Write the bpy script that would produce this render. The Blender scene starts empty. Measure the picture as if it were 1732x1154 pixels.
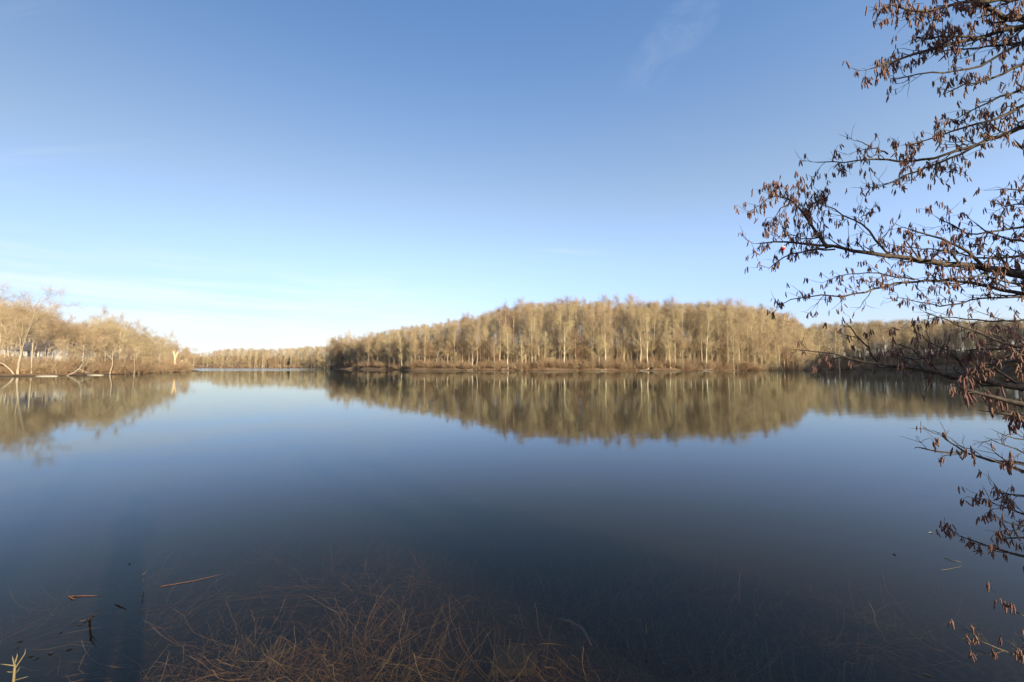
import bpy, math, random
import numpy as np
from mathutils import Vector, Matrix

R_ = math.radians
scene = bpy.context.scene
COL = scene.collection

# ---------------------------------------------------------------- camera
CAMZ = 2.0
FPX = 722.0                      # focal length in pixels of the 1732 px wide photograph
HOR = 619.0
TILT = math.atan((HOR - 577.0) / FPX)
cam = bpy.data.cameras.new('camera'); cam.sensor_width = 36; cam.lens = 36 * FPX / 1732
cam.clip_start = 0.02; cam.clip_end = 20000
camo = bpy.data.objects.new('camera', cam); COL.objects.link(camo)
camo.location = (0, 0, CAMZ); camo.rotation_euler = (R_(90) + TILT, 0, 0)
scene.camera = camo

# ---------------------------------------------------------------- light
SUN_AZ = 140.2                   # degrees clockwise from +Y (view direction); behind, to the right
SUN_EL = 13.2
sd = Vector((math.sin(R_(SUN_AZ)) * math.cos(R_(SUN_EL)), math.cos(R_(SUN_AZ)) * math.cos(R_(SUN_EL)), math.sin(R_(SUN_EL))))
sun = bpy.data.lights.new('sun', 'SUN'); sun.energy = 5.0; sun.angle = R_(0.53); sun.color = (1.0, 0.85, 0.60)
suno = bpy.data.objects.new('sun', sun); COL.objects.link(suno)
suno.rotation_euler = (-sd).to_track_quat('-Z', 'Y').to_euler(); suno.location = (30, -40, 40)

scene.view_settings.view_transform = 'Standard'
scene.view_settings.look = 'None'
scene.view_settings.exposure = 1.0
scene.view_settings.gamma = 1.0
scene.view_settings.use_curve_mapping = False

# ---------------------------------------------------------------- node helper
class NT:
    def __init__(s, tree):
        s.t = tree; s.n = tree.nodes; s.l = tree.links
    def node(s, kind, **kw):
        nd = s.n.new(kind)
        for k, v in kw.items():
            setattr(nd, k, v)
        return nd
    def put(s, sock, v):
        if v is None: return
        if hasattr(v, 'is_output'): s.l.new(v, sock)
        else: sock.default_value = v
    def m(s, op, a, b=None, c=None, clamp=False):
        nd = s.node('ShaderNodeMath', operation=op, use_clamp=clamp)
        s.put(nd.inputs[0], a); s.put(nd.inputs[1], b); s.put(nd.inputs[2], c)
        return nd.outputs[0]
    def mapr(s, v, a, b, c=0.0, d=1.0, mode='SMOOTHSTEP'):
        nd = s.node('ShaderNodeMapRange', interpolation_type=mode)
        s.put(nd.inputs[0], v); s.put(nd.inputs[1], a); s.put(nd.inputs[2], b); s.put(nd.inputs[3], c); s.put(nd.inputs[4], d)
        return nd.outputs[0]
    def mixc(s, f, a, b, blend='MIX'):
        nd = s.node('ShaderNodeMix', data_type='RGBA', blend_type=blend)
        s.put(nd.inputs[0], f); s.put(nd.inputs[6], a); s.put(nd.inputs[7], b)
        return nd.outputs[2]
    def noise(s, vec, scale, detail=4, rough=0.55, dist=0.0):
        nd = s.node('ShaderNodeTexNoise')
        if vec is not None: s.put(nd.inputs['Vector'], vec)
        s.put(nd.inputs['Scale'], scale); s.put(nd.inputs['Detail'], detail); s.put(nd.inputs['Roughness'], rough); s.put(nd.inputs['Distortion'], dist)
        return nd.outputs[0]
    def mapping(s, vec, scale=(1, 1, 1), rot=(0, 0, 0), loc=(0, 0, 0)):
        nd = s.node('ShaderNodeMapping')
        s.put(nd.inputs[0], vec); nd.inputs['Scale'].default_value = scale; nd.inputs['Rotation'].default_value = rot; nd.inputs['Location'].default_value = loc
        return nd.outputs[0]
    def combine(s, x, y, z):
        nd = s.node('ShaderNodeCombineXYZ')
        for i, v in enumerate((x, y, z)): s.put(nd.inputs[i], v)
        return nd.outputs[0]

# ---------------------------------------------------------------- world
world = bpy.data.worlds.new('World'); scene.world = world; world.use_nodes = True
w = NT(world.node_tree); w.n.clear()
sky = w.node('ShaderNodeTexSky', sky_type='NISHITA'); sky.sun_disc = False
sky.sun_elevation = R_(SUN_EL); sky.sun_rotation = R_(SUN_AZ)
sky.altitude = 0; sky.air_density = 1.0; sky.dust_density = 0.6; sky.ozone_density = 1.6
tc = w.node('ShaderNodeTexCoord')
sep = w.node('ShaderNodeSeparateXYZ'); w.l.new(tc.outputs['Generated'], sep.inputs[0])
dx, dy, dz = sep.outputs
az = w.m('ARCTAN2', dx, dy)                                   # radians, 0 = +Y, + = right
el = w.m('ARCSINE', dz)
# low sheet of thin white cloud, widest in the left of the view
azel = w.combine(az, w.m('MULTIPLY', el, 5.0), 0.0)
n1 = w.noise(azel, 2.2, 6, 0.6, 0.6)
ell = w.m('ADD', el, w.m('MULTIPLY', w.m('SUBTRACT', n1, 0.5), 0.16))
band = w.m('MULTIPLY', w.mapr(ell, -0.02, 0.05), w.mapr(ell, 0.23, 0.08))
leftm = w.mapr(az, 0.15, -0.55)
streak = w.noise(w.combine(w.m('MULTIPLY', az, 1.3), w.m('MULTIPLY', el, 17.0), 3.0), 2.0, 5, 0.6, 0.3)
low = w.m('MULTIPLY', w.m('MULTIPLY', band, leftm), w.mapr(streak, 0.30, 0.72))
# wisps of cirrus high in the sky
den = w.m('ADD', w.m('MAXIMUM', dz, 0.0), 0.12)
plane = w.combine(w.m('DIVIDE', dx, den), w.m('DIVIDE', dy, den), 0.0)
c1 = w.noise(w.mapping(plane, (0.35, 1.6, 1.0), (0, 0, R_(-52))), 2.4, 8, 0.62, 0.8)
c2 = w.noise(plane, 0.55, 3, 0.5)
cir = w.m('MULTIPLY', w.mapr(c1, 0.52, 0.80), w.mapr(c2, 0.50, 0.72))
cir = w.m('MULTIPLY', w.m('MULTIPLY', cir, w.mapr(el, 0.05, 0.2)), 0.30)
ca, ce = math.atan2((1120 - 866) / FPX, 1.0), math.atan(520 / FPX)
ra = w.m('DIVIDE', w.m('SUBTRACT', az, w.m('ADD', ca * 1.22 - 0.03, w.m('MULTIPLY', w.m('SUBTRACT', el, ce * 1.03), 1.1))), 0.085); rb = w.m('DIVIDE', w.m('SUBTRACT', el, ce * 1.03), 0.085)
rr2 = w.m('ADD', w.m('MULTIPLY', ra, ra), w.m('MULTIPLY', rb, rb))
wisp = w.m('MULTIPLY', w.m('MULTIPLY', w.mapr(rr2, 1.3, 0.0), w.mapr(w.noise(w.mapping(azel, (3, 1.0, 1), (0, 0, R_(-28))), 3.5, 8, 0.65, 0.6), 0.35, 0.7)), 0.07)
cloud = w.m('MAXIMUM', w.m('MAXIMUM', w.m('MULTIPLY', low, 0.85), cir), wisp)
cloudcol = w.node('ShaderNodeRGB'); cloudcol.outputs[0].default_value = (4.25, 4.5, 4.6, 1)
lowt = w.mixc(w.mapr(el, 0.10, 0.40), (1.02, 0.99, 1.34, 1), (1.15, 1.02, 1.00, 1))
tint = w.mixc(w.mapr(el, 0.30, 0.80), lowt, (0.78, 0.95, 1.18, 1))      # milky winter air low down, deeper blue overhead
skycol = w.mixc(1.0, sky.outputs[0], tint, 'MULTIPLY')
vv = w.node('ShaderNodeVectorMath', operation='SCALE'); w.l.new(skycol, vv.inputs[0]); w.put(vv.inputs[3], w.m('MULTIPLY', w.mapr(el, 0.0, 0.27, 0.70, 1.0), w.m('ADD', 1.0, w.m('MULTIPLY', w.m('SINE', az), 0.31)))); skycol = vv.outputs[0]
mixed = w.mixc(cloud, skycol, cloudcol.outputs[0])
bg = w.node('ShaderNodeBackground'); w.l.new(mixed, bg.inputs[0]); bg.inputs[1].default_value = 0.12
wo = w.node('ShaderNodeOutputWorld'); w.l.new(bg.outputs[0], wo.inputs[0])

# ---------------------------------------------------------------- general helpers
def ray(px, py):
    xr = (px - 866) / FPX; yr = (577 - py) / FPX
    return np.array((xr, math.cos(TILT) - yr * math.sin(TILT), math.sin(TILT) + yr * math.cos(TILT)))
def P(px, py, Y):                                             # a place in the world seen at a photo position, Y metres ahead
    d = ray(px, py); return np.array((0, 0, CAMZ)) + d * (Y / d[1])
def PW(px, py, z=0.0):                                        # same, on the horizontal plane at height z
    d = ray(px, py); return np.array((0, 0, CAMZ)) + d * ((z - CAMZ) / d[2])
def AX(px, Y): return (px - 866) / FPX * Y

def mesh_obj(name, V, F, mat, parent=None, smooth=True, link=True):
    me = bpy.data.meshes.new(name)
    V = np.asarray(V, dtype=np.float32); 
    me.vertices.add(len(V)); me.vertices.foreach_set('co', V.ravel())
    sizes = []; loops = []
    for f in F:                                               # F: list of (n, k) integer arrays
        f = np.asarray(f, dtype=np.int32)
        if len(f) == 0: continue
        sizes.append(np.full(len(f), f.shape[1], dtype=np.int32)); loops.append(f.ravel())
    sizes = np.concatenate(sizes); loops = np.concatenate(loops)
    me.loops.add(len(loops)); me.loops.foreach_set('vertex_index', loops)
    me.polygons.add(len(sizes))
    st = np.concatenate(([0], np.cumsum(sizes)[:-1])).astype(np.int32)
    me.polygons.foreach_set('loop_start', st)
    me.polygons.foreach_set('use_smooth', np.full(len(sizes), smooth))
    me.update(calc_edges=True)
    if mat is not None: me.materials.append(mat)
    ob = bpy.data.objects.new(name, me)
    if link: COL.objects.link(ob)
    if parent is not None: ob.parent = parent
    return ob

class MB:
    """collects tubes, boxes and prisms for one mesh"""
    def __init__(s): s.V = []; s.Q = []; s.T = []; s.N = []; s.n = 0
    def tubes(s, Pt, Rd, k=3, tip=True):
        Pt = np.asarray(Pt, float); Rd = np.asarray(Rd, float)
        if Pt.ndim == 2: Pt = Pt[None]; Rd = Rd[None]
        M, K, _ = Pt.shape
        T = np.gradient(Pt, axis=1); T /= np.linalg.norm(T, axis=2, keepdims=True) + 1e-9
        mt = T.mean(1); ref = np.where(np.abs(mt[:, 2:3]) > 0.8, np.array([[1., 0.13, 0]]), np.array([[0.1, 0.07, 1.]]))[:, None, :]
        U = np.cross(T, np.broadcast_to(ref, T.shape)); U /= np.linalg.norm(U, axis=2, keepdims=True) + 1e-9
        W = np.cross(T, U)
        a = np.arange(k) * 2 * math.pi / k
        ring = Pt[:, :, None, :] + Rd[:, :, None, None] * (U[:, :, None, :] * np.cos(a)[None, None, :, None] + W[:, :, None, :] * np.sin(a)[None, None, :, None])
        if tip:
            ring = ring[:, :K - 1]; KK = K - 1
        else: KK = K
        base = s.n + np.arange(M)[:, None, None] * (KK * k + (1 if tip else 0))
        j = np.arange(k)
        if KK > 1:
            i = np.arange(KK - 1)[:, None] * k
            A = i + j[None]; B = i + (j[None] + 1) % k
            q = np.stack((A, B, B + k, A + k), -1).reshape(1, -1, 4) + base.reshape(M, 1, 1)
            s.Q.append(q.reshape(-1, 4))
        if tip:
            l = (KK - 1) * k
            t = np.stack((l + j, l + (j + 1) % k, np.full(k, KK * k)), -1)[None] + base.reshape(M, 1, 1)
            s.T.append(t.reshape(-1, 3))
            vv = np.concatenate((ring.reshape(M, -1, 3), Pt[:, K - 1:K]), 1).reshape(-1, 3)
        else:
            if k > 3:
                s.N.append((base.reshape(M, 1) + (KK - 1) * k + j[None], k))
                s.N.append((base.reshape(M, 1) + j[None][:, ::-1], k))
            vv = ring.reshape(-1, 3)
        s.V.append(vv); s.n += len(vv)
        return s
    def raw(s, V, Q=None, T=None):
        if Q is not None: s.Q.append(np.asarray(Q) + s.n)
        if T is not None: s.T.append(np.asarray(T) + s.n)
        V = np.asarray(V, float); s.V.append(V); s.n += len(V); return s
    def box(s, a, b):
        (x0, y0, z0), (x1, y1, z1) = a, b
        V = [(x0, y0, z0), (x1, y0, z0), (x1, y1, z0), (x0, y1, z0), (x0, y0, z1), (x1, y0, z1), (x1, y1, z1), (x0, y1, z1)]
        return s.raw(V, Q=[(3, 2, 1, 0), (4, 5, 6, 7), (0, 1, 5, 4), (1, 2, 6, 5), (2, 3, 7, 6), (3, 0, 4, 7)])
    def xform(s, mat):
        m = np.array(mat); s.V = [v @ m[:3, :3].T + m[:3, 3] for v in s.V]; return s
    def build(s, name, mat, parent=None, smooth=True, link=True):
        F = []
        if s.Q: F.append(np.concatenate(s.Q))
        if s.T: F.append(np.concatenate(s.T))
        for arr, k in s.N: F.append(arr)
        return mesh_obj(name, np.concatenate(s.V), F, mat, parent, smooth, link)

def blob(rng, c, r, nu=10, nv=7, rough=0.12):
    """a lumpy closed pebble-like form"""
    V = [np.array((0, 0, -1.))]
    for i in range(1, nv):
        th = math.pi * i / nv - math.pi / 2
        for j in range(nu):
            ph = 2 * math.pi * j / nu
            V.append(np.array((math.cos(th) * math.cos(ph), math.cos(th) * math.sin(ph), math.sin(th))) * (1 + rng.normal(0, rough)))
    V.append(np.array((0, 0, 1.)))
    V = np.array(V) * np.array(r) + np.array(c)
    T = []; Q = []
    for j in range(nu):
        T.append((0, 1 + (j + 1) % nu, 1 + j)); e = 1 + (nv - 2) * nu
        T.append((e + j, e + (j + 1) % nu, len(V) - 1))
        for i in range(nv - 2):
            a = 1 + i * nu; Q.append((a + j, a + (j + 1) % nu, a + nu + (j + 1) % nu, a + nu + j))
    return V, np.array(Q), np.array(T)

def empty(name, loc=(0, 0, 0), rz=0.0):
    o = bpy.data.objects.new(name, None); COL.objects.link(o)
    o.location = tuple(float(v) for v in loc); o.rotation_euler = (0, 0, rz); o.empty_display_size = 0.2
    return o
def tag(o, label=None, cat=None, group=None, kind=None):
    if label: o['label'] = label
    if cat: o['category'] = cat
    if group: o['group'] = group
    if kind: o['kind'] = kind
    return o
def copy_tree(o, parent=None):
    c = o.copy(); COL.objects.link(c); c.parent = parent
    for ch in CHILD.get(o.name, []): copy_tree(ch, c)
    return c
CHILD = {}

# ---------------------------------------------------------------- materials
def mat(name, fn):
    m = bpy.data.materials.new(name); m.use_nodes = True
    t = NT(m.node_tree); t.n.clear()
    out = t.node('ShaderNodeOutputMaterial')
    fn(t, out)
    return m
def principled(t, out, col, rough=0.85, bump=None, bstr=0.4, bdist=0.01, spec=0.3, **kw):
    b = t.node('ShaderNodeBsdfPrincipled')
    t.put(b.inputs['Base Color'], col); t.put(b.inputs['Roughness'], rough); b.inputs['Specular IOR Level'].default_value = spec
    for k, v in kw.items(): t.put(b.inputs[k], v)
    if bump is not None:
        bn = t.node('ShaderNodeBump'); bn.inputs['Strength'].default_value = bstr; bn.inputs['Distance'].default_value = bdist
        t.l.new(bump, bn.inputs['Height']); t.l.new(bn.outputs[0], b.inputs['Normal'])
    t.l.new(b.outputs[0], out.inputs[0])
    return b
def c4(*c): return (c[0], c[1], c[2], 1)
def wood_mat(name, ca, cb, cc, scale=6.0, rough=0.9):
    def fn(t, out):
        tcn = t.node('ShaderNodeTexCoord'); oi = t.node('ShaderNodeObjectInfo')
        v = t.mapping(tcn.outputs['Object'], (1, 1, 0.25))
        n = t.noise(v, scale, 5, 0.65)
        base = t.mixc(t.mapr(n, 0.3, 0.7), c4(*ca), c4(*cb))
        col = t.mixc(t.mapr(oi.outputs['Random'], 0.0, 1.0, 0.0, 0.75, 'LINEAR'), base, c4(*cc))
        big = t.noise(tcn.outputs['Object'], scale * 0.12, 3)
        col = t.mixc(t.mapr(big, 0.3, 0.75, 0.0, 0.35), col, c4(ca[0] * 0.55, ca[1] * 0.55, ca[2] * 0.6))
        principled(t, out, col, rough, n, 0.5, 0.01, 0.15)
    return mat(name, fn)
M_bark = wood_mat('grey_tan_bark', (0.40, 0.33, 0.23), (0.56, 0.48, 0.35), (0.30, 0.24, 0.17), 4.0)
M_palebark = wood_mat('pale_sycamore_bark', (0.56, 0.48, 0.34), (0.72, 0.64, 0.49), (0.52, 0.44, 0.31), 3.0)
M_darkbark = wood_mat('dark_bark', (0.10, 0.08, 0.06), (0.20, 0.16, 0.12), (0.16, 0.12, 0.08), 4.0)  # dark bark of the root tangle and evergreen stems
M_twig = wood_mat('tan_twigs', (0.43, 0.33, 0.195), (0.57, 0.455, 0.29), (0.29, 0.215, 0.125), 1.2)
M_twigolive = wood_mat('olive_twigs', (0.43, 0.35, 0.19), (0.56, 0.47, 0.27), (0.48, 0.38, 0.22), 1.2)
M_twigred = wood_mat('russet_twigs', (0.37, 0.27, 0.16), (0.47, 0.35, 0.22), (0.28, 0.20, 0.12), 1.2)
M_brush = wood_mat('brush_stems', (0.30, 0.19, 0.11), (0.44, 0.31, 0.19), (0.22, 0.14, 0.085), 2.0)
M_snag = wood_mat('orange_lit_bare_wood', (0.52, 0.36, 0.20), (0.64, 0.48, 0.29), (0.56, 0.40, 0.24), 3.0)  # the orange of low sunlight is put into the wood colour
M_log = wood_mat('weathered_log', (0.20, 0.165, 0.12), (0.33, 0.28, 0.21), (0.25, 0.21, 0.16), 5.0)
M_bankbark = wood_mat('left_bank_bark', (0.30, 0.245, 0.165), (0.45, 0.37, 0.26), (0.26, 0.21, 0.15), 3.0)
def alder_fn(t, out):
    tcn = t.node('ShaderNodeTexCoord')
    n = t.noise(tcn.outputs['Object'], 55.0, 6, 0.65)
    s = t.noise(tcn.outputs['Object'], 14.0, 3, 0.5)
    col = t.mixc(t.mapr(n, 0.35, 0.7), c4(0.035, 0.028, 0.024), c4(0.105, 0.082, 0.06))
    col = t.mixc(t.mapr(s, 0.60, 0.72, 0.0, 0.5), col, c4(0.24, 0.21, 0.12))
    principled(t, out, col, 0.8, n, 0.5, 0.004, 0.25)
M_alder = mat('alder_bark', alder_fn)
def catkin_fn(t, out):
    tcn = t.node('ShaderNodeTexCoord'); oi = t.node('ShaderNodeObjectInfo')
    n = t.noise(tcn.outputs['Object'], 420.0, 3, 0.6)
    vr = t.node('ShaderNodeTexVoronoi'); vr.inputs['Scale'].default_value = 380.0; t.l.new(tcn.outputs['Object'], vr.inputs['Vector'])
    col = t.mixc(t.mapr(n, 0.3, 0.7), c4(0.085, 0.040, 0.038), c4(0.21, 0.098, 0.072))
    geo = t.node('ShaderNodeNewGeometry')
    rv = t.noise(geo.outputs['Position'], 9.0, 2, 0.5)
    col = t.mixc(t.mapr(rv, 0.42, 0.72, 0.0, 0.6), col, c4(0.29, 0.18, 0.12))  # tan patches painted in as sunlit highlights on the catkins
    principled(t, out, col, 0.62, vr.outputs['Distance'], 0.6, 0.002, 0.35)
M_catkin = mat('catkin_scales', catkin_fn)
def litter_fn(t, out):
    geo = t.node('ShaderNodeNewGeometry'); pos = geo.outputs['Position']
    n = t.noise(pos, 0.35, 8, 0.7); f = t.noise(pos, 9.0, 5, 0.7); vr = t.node('ShaderNodeTexVoronoi'); vr.inputs['Scale'].default_value = 14.0; t.l.new(pos, vr.inputs['Vector'])
    col = t.mixc(t.mapr(n, 0.3, 0.7), c4(0.15, 0.098, 0.06), c4(0.27, 0.185, 0.115))
    col = t.mixc(t.mapr(f, 0.45, 0.75, 0, 0.6), col, c4(0.12, 0.075, 0.045))
    col = t.mixc(t.mapr(t.noise(pos, 0.08, 3), 0.55, 0.75, 0, 0.5), col, c4(0.28, 0.22, 0.10))
    sp = t.node('ShaderNodeSeparateXYZ'); t.l.new(pos, sp.inputs[0])
    z = sp.outputs[2]
    mud = t.mixc(t.mapr(f, 0.3, 0.7), c4(0.022, 0.017, 0.011), c4(0.07, 0.052, 0.028))
    mud = t.mixc(t.mapr(t.noise(pos, 1.1, 4), 0.45, 0.7), mud, c4(0.075, 0.06, 0.028))
    wob = t.m('ADD', z, t.m('MULTIPLY', t.m('SUBTRACT', f, 0.5), 0.12))
    col = t.mixc(t.mapr(wob, 0.22, 0.06), col, c4(0.10, 0.07, 0.045))
    col = t.mixc(t.mapr(wob, 0.02, -0.06), col, mud)
    principled(t, out, col, 0.95, t.m('ADD', f, vr.outputs['Distance']), 0.7, 0.04, 0.1)
M_ground = mat('leaf_litter_and_mud', litter_fn)

def water_fn(t, out):
    geo = t.node('ShaderNodeNewGeometry'); pos = geo.outputs['Position']
    sp = t.node('ShaderNodeSeparateXYZ'); t.l.new(pos, sp.inputs[0]); x, y = sp.outputs[0], sp.outputs[1]
    a = t.noise(t.mapping(pos, (0.5, 1.0, 1), (0, 0, R_(18))), 1.5, 3, 0.5)
    b = t.noise(t.mapping(pos, (0.8, 1.6, 1), (0, 0, R_(-25))), 5.0, 3, 0.55)
    fine = t.noise(pos, 26.0, 2, 0.5)
    calm = t.mapr(t.noise(t.mapping(pos, (0.3, 1.0, 1), (0, 0, R_(8))), 0.035, 4, 0.6), 0.35, 0.7, 0.35, 1.0)
    far = t.m('MULTIPLY', t.mapr(y, 150.0, 185.0), t.mapr(t.m('ADD', x, t.m('MULTIPLY', y, 0.42)), 0.0, -22.0))   # wind-ruffled strip far out on the left
    h = t.m('ADD', t.m('MULTIPLY', a, 0.40), t.m('ADD', t.m('MULTIPLY', b, 0.16), t.m('MULTIPLY', fine, 0.012)))
    hgt = t.m('MULTIPLY', h, t.m('ADD', calm, t.m('MULTIPLY', far, 10.0)))
    bn = t.node('ShaderNodeBump'); bn.inputs['Strength'].default_value = 1.0; bn.inputs['Distance'].default_value = 0.0075
    t.l.new(hgt, bn.inputs['Height'])
    fr = t.node('ShaderNodeFresnel'); t.put(fr.inputs['IOR'], t.m('SUBTRACT', 1.333, t.m('MULTIPLY', geo.outputs['Backfacing'], 1.333 - 0.7502))); t.l.new(bn.outputs[0], fr.inputs['Normal'])
    gl = t.node('ShaderNodeBsdfGlossy'); gl.inputs['Color'].default_value = (0.88, 0.975, 1, 1); t.l.new(bn.outputs[0], gl.inputs['Normal'])  # blue tint put into the reflection, standing in for polarised skylight
    t.put(gl.inputs['Roughness'], t.m('ADD', 0.006, t.m('MULTIPLY', far, 0.10)))
    tr = t.node('ShaderNodeBsdfTransparent')
    mx = t.node('ShaderNodeMixShader'); t.put(mx.inputs[0], t.m('POWER', fr.outputs[0], 1.17)); t.l.new(tr.outputs[0], mx.inputs[1]); t.l.new(gl.outputs[0], mx.inputs[2])  # power dims the reflection to imitate polarised skylight
    t.l.new(mx.outputs[0], out.inputs[0])
    ab = t.node('ShaderNodeVolumeAbsorption'); ab.inputs['Color'].default_value = (0.62, 0.53, 0.36, 1); ab.inputs['Density'].default_value = 1.8
    sc = t.node('ShaderNodeVolumeScatter'); sc.inputs['Color'].default_value = (0.80, 0.66, 0.53, 1); sc.inputs['Density'].default_value = 0.068; sc.inputs['Anisotropy'].default_value = 0.2
    ad = t.node('ShaderNodeAddShader'); t.l.new(ab.outputs[0], ad.inputs[0]); t.l.new(sc.outputs[0], ad.inputs[1])
    t.l.new(ad.outputs[0], out.inputs[1])
M_water = mat('lake_water', water_fn)

def plain(name, col, rough=0.7, nscale=8.0, var=0.25, **kw):
    def fn(t, out):
        tcn = t.node('ShaderNodeTexCoord')
        n = t.noise(tcn.outputs['Object'], nscale, 4, 0.6)
        c = t.mixc(n, c4(*[v * (1 - var) for v in col]), c4(*[min(1, v * (1 + var)) for v in col]))
        principled(t, out, c, rough, n, 0.2, 0.01, **kw)
    return mat(name, fn)
M_white = plain('white_siding_paint', (0.74, 0.73, 0.70), 0.6, 2.0, 0.08)
M_roof = plain('brown_shingles', (0.30, 0.235, 0.18), 0.9, 3.0, 0.3)
M_glass = plain('dark_window_glass', (0.03, 0.035, 0.04), 0.08, 1.0, 0.1, spec=0.6)
M_brick = plain('chimney_brick', (0.30, 0.14, 0.10), 0.9, 5.0, 0.3)
M_sand = plain('pale_silt', (0.36, 0.32, 0.23), 0.9, 1.5, 0.3)
M_stone = plain('pale_stone', (0.42, 0.38, 0.31), 0.9, 1.2, 0.3)
M_ever = plain('evergreen_leaves', (0.07, 0.095, 0.03), 0.6, 1.5, 0.4)
M_darkever = plain('dark_evergreen_leaves', (0.03, 0.04, 0.03), 0.6, 1.5, 0.4)
M_weed = plain('submerged_stems', (0.20, 0.13, 0.062), 0.7, 3.0, 0.5)
M_weedpale = plain('submerged_pale_stems', (0.21, 0.165, 0.09), 0.7, 3.0, 0.4)
M_reed = plain('dead_reed', (0.14, 0.062, 0.032), 0.6, 12.0, 0.35)
M_straw = plain('dry_straw', (0.17, 0.135, 0.07), 0.7, 14.0, 0.3)
M_leaf = plain('dark_floating_leaf', (0.028, 0.024, 0.02), 0.5, 30.0, 0.3)
M_yleaf = plain('yellow_green_leaf', (0.30, 0.30, 0.10), 0.5, 30.0, 0.3)
M_slab = plain('silted_slab', (0.055, 0.046, 0.022), 0.95, 1.5, 0.2)
M_red = plain('red_float_plastic', (0.55, 0.03, 0.02), 0.3, 10, 0.05, spec=0.5)
M_floatw = plain('white_float_plastic', (0.7, 0.7, 0.66), 0.3, 10, 0.05, spec=0.5)
M_jacket = plain('dark_green_jacket', (0.05, 0.06, 0.045), 0.9, 20, 0.2)
M_trouser = plain('blue_jeans', (0.05, 0.07, 0.12), 0.9, 30, 0.2)
M_skin = plain('skin', (0.45, 0.28, 0.20), 0.55, 20, 0.06)
M_hair = plain('dark_brown_hair', (0.05, 0.035, 0.025), 0.7, 60, 0.4)
M_boot = plain('black_boots', (0.03, 0.028, 0.025), 0.6, 20, 0.2)
M_black = plain('black_camera_body', (0.02, 0.02, 0.02), 0.4, 40, 0.2)

# ---------------------------------------------------------------- the lie of the land
SHORE = [(-320, -60), (-96, 20), (-93, 50), (-97, 76), (-98, 82), (-94, 84), (-91, 88), (-92, 100), (-99, 118), (-107, 138), (-118, 158),
         (-128, 172), (-150, 178), (-190, 190), (-270, 260), (-400, 360), (-380, 425), (-250, 430), (-190, 420), (-152, 385), (-126, 300), (-88, 242), (-46, 202),
         (-20, 188), (0, 183), (33, 178), (57, 177), (81, 177), (100, 180), (108, 190), (128, 216), (174, 238), (232, 248), (262, 230),
         (243, 194), (212, 158), (196, 112), (165, 50), (120, 4), (60, -14), (24, -9), (10, -3.0), (6.2, -0.3), (4.4, 0.75), (3, 1.15), (1.5, 1.35), (0, 1.45),
         (-1.3, 1.75), (-2.4, 2.3), (-3.0, 2.2), (-4, 1.5), (-9, -1.5), (-30, -16), (-90, -40), (-200, -80)]
def catmull(pts, n):
    pts = np.array(pts, float); m = len(pts); out = []
    for i in range(m):
        p0, p1, p2, p3 = pts[i - 1], pts[i], pts[(i + 1) % m], pts[(i + 2) % m]
        k = max(2, min(n, int(np.linalg.norm(p2 - p1) / 6) + 2))
        for j in range(k):
            t = j / k
            out.append(0.5 * ((2 * p1) + (-p0 + p2) * t * 0.9 + (2 * p0 - 5 * p1 + 4 * p2 - p3) * t * t * 0.0 + 0))  if False else out.append(p1 + (p2 - p1) * (t * t * (3 - 2 * t) * 0.4 + t * 0.6))
    return np.array(out)
POLY = catmull(SHORE, 12)
_rs = np.random.default_rng(5)
_w = np.minimum(1.0, np.linalg.norm(POLY, axis=1) / 60)[:, None]
POLY = POLY + _rs.normal(0, 1.3, POLY.shape) * _w
def sdist(X, Y):
    """distance to the shoreline: positive on land, negative on the lake"""
    Pq = np.stack((np.ravel(X), np.ravel(Y)), 1); D = np.empty(len(Pq)); I = np.zeros(len(Pq), bool)
    A = POLY; B = np.roll(POLY, -1, 0)
    for s in range(0, len(Pq), 20000):
        q = Pq[s:s + 20000][:, None]; ab = (B - A)[None]; ap = q - A[None]
        t = np.clip((ap * ab).sum(2) / (ab * ab).sum(2), 0, 1)
        D[s:s + 20000] = np.sqrt((((ap - ab * t[..., None])) ** 2).sum(2).min(1))
        yy = q[..., 1]; c = (A[None, :, 1] > yy) != (B[None, :, 1] > yy)
        xi = A[None, :, 0] + (yy - A[None, :, 1]) * (B - A)[None, :, 0] / np.where(np.abs(B - A)[None, :, 1] < 1e-9, 1e-9, (B - A)[None, :, 1])
        I[s:s + 20000] = (np.sum(c & (q[..., 0] < xi), 1) % 2) == 1
    return np.where(I, -D, D).reshape(np.shape(X))
def height(X, Y, D=None):
    X = np.asarray(X, float); Y = np.asarray(Y, float)
    if D is None: D = sdist(X, Y)
    d = np.maximum(D, 0); near = np.exp(-(X ** 2 + Y ** 2) / 40 ** 2)
    land = 0.34 * (1 - np.exp(-d / 0.45)) + (1 - near) * np.where((X < -80) & (Y < 185), 0.22, (1.0 - 0.55 * np.clip((Y - 230) / 130, 0, 1))) * (20.0 * (1 - np.exp(-d / 70)) + 0.4 * (1 - np.exp(-d / 4)) ) + near * 0.02 * d
    land = land + np.minimum(d / 40, 1) * (1.2 * np.sin(X * 0.031 + 1) * np.cos(Y * 0.027) + 0.5 * np.sin(X * 0.11) * np.sin(Y * 0.09 + 2)) * (1 - near)
    u = np.maximum(-D, 0)
    bed = -(0.10 * (1 - np.exp(-u / 0.15)) + 0.55 * (1 - np.exp(-u / 2.6)) + 2.0 * (1 - np.exp(-np.maximum(u - 3, 0) / 9)))
    bed = bed + (0.05 * np.sin(X * 3.1 + 1.3 * np.sin(Y * 2.0)) * np.cos(Y * 2.7 + X) + 0.03 * np.sin(X * 7 + 2) * np.sin(Y * 6.3)) * np.exp(-u / 8) * np.minimum(u / 0.5, 1)
    return np.where(D > 0, land, bed)
def gz(x, y): return float(height(np.array([x]), np.array([y]))[0])

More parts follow.
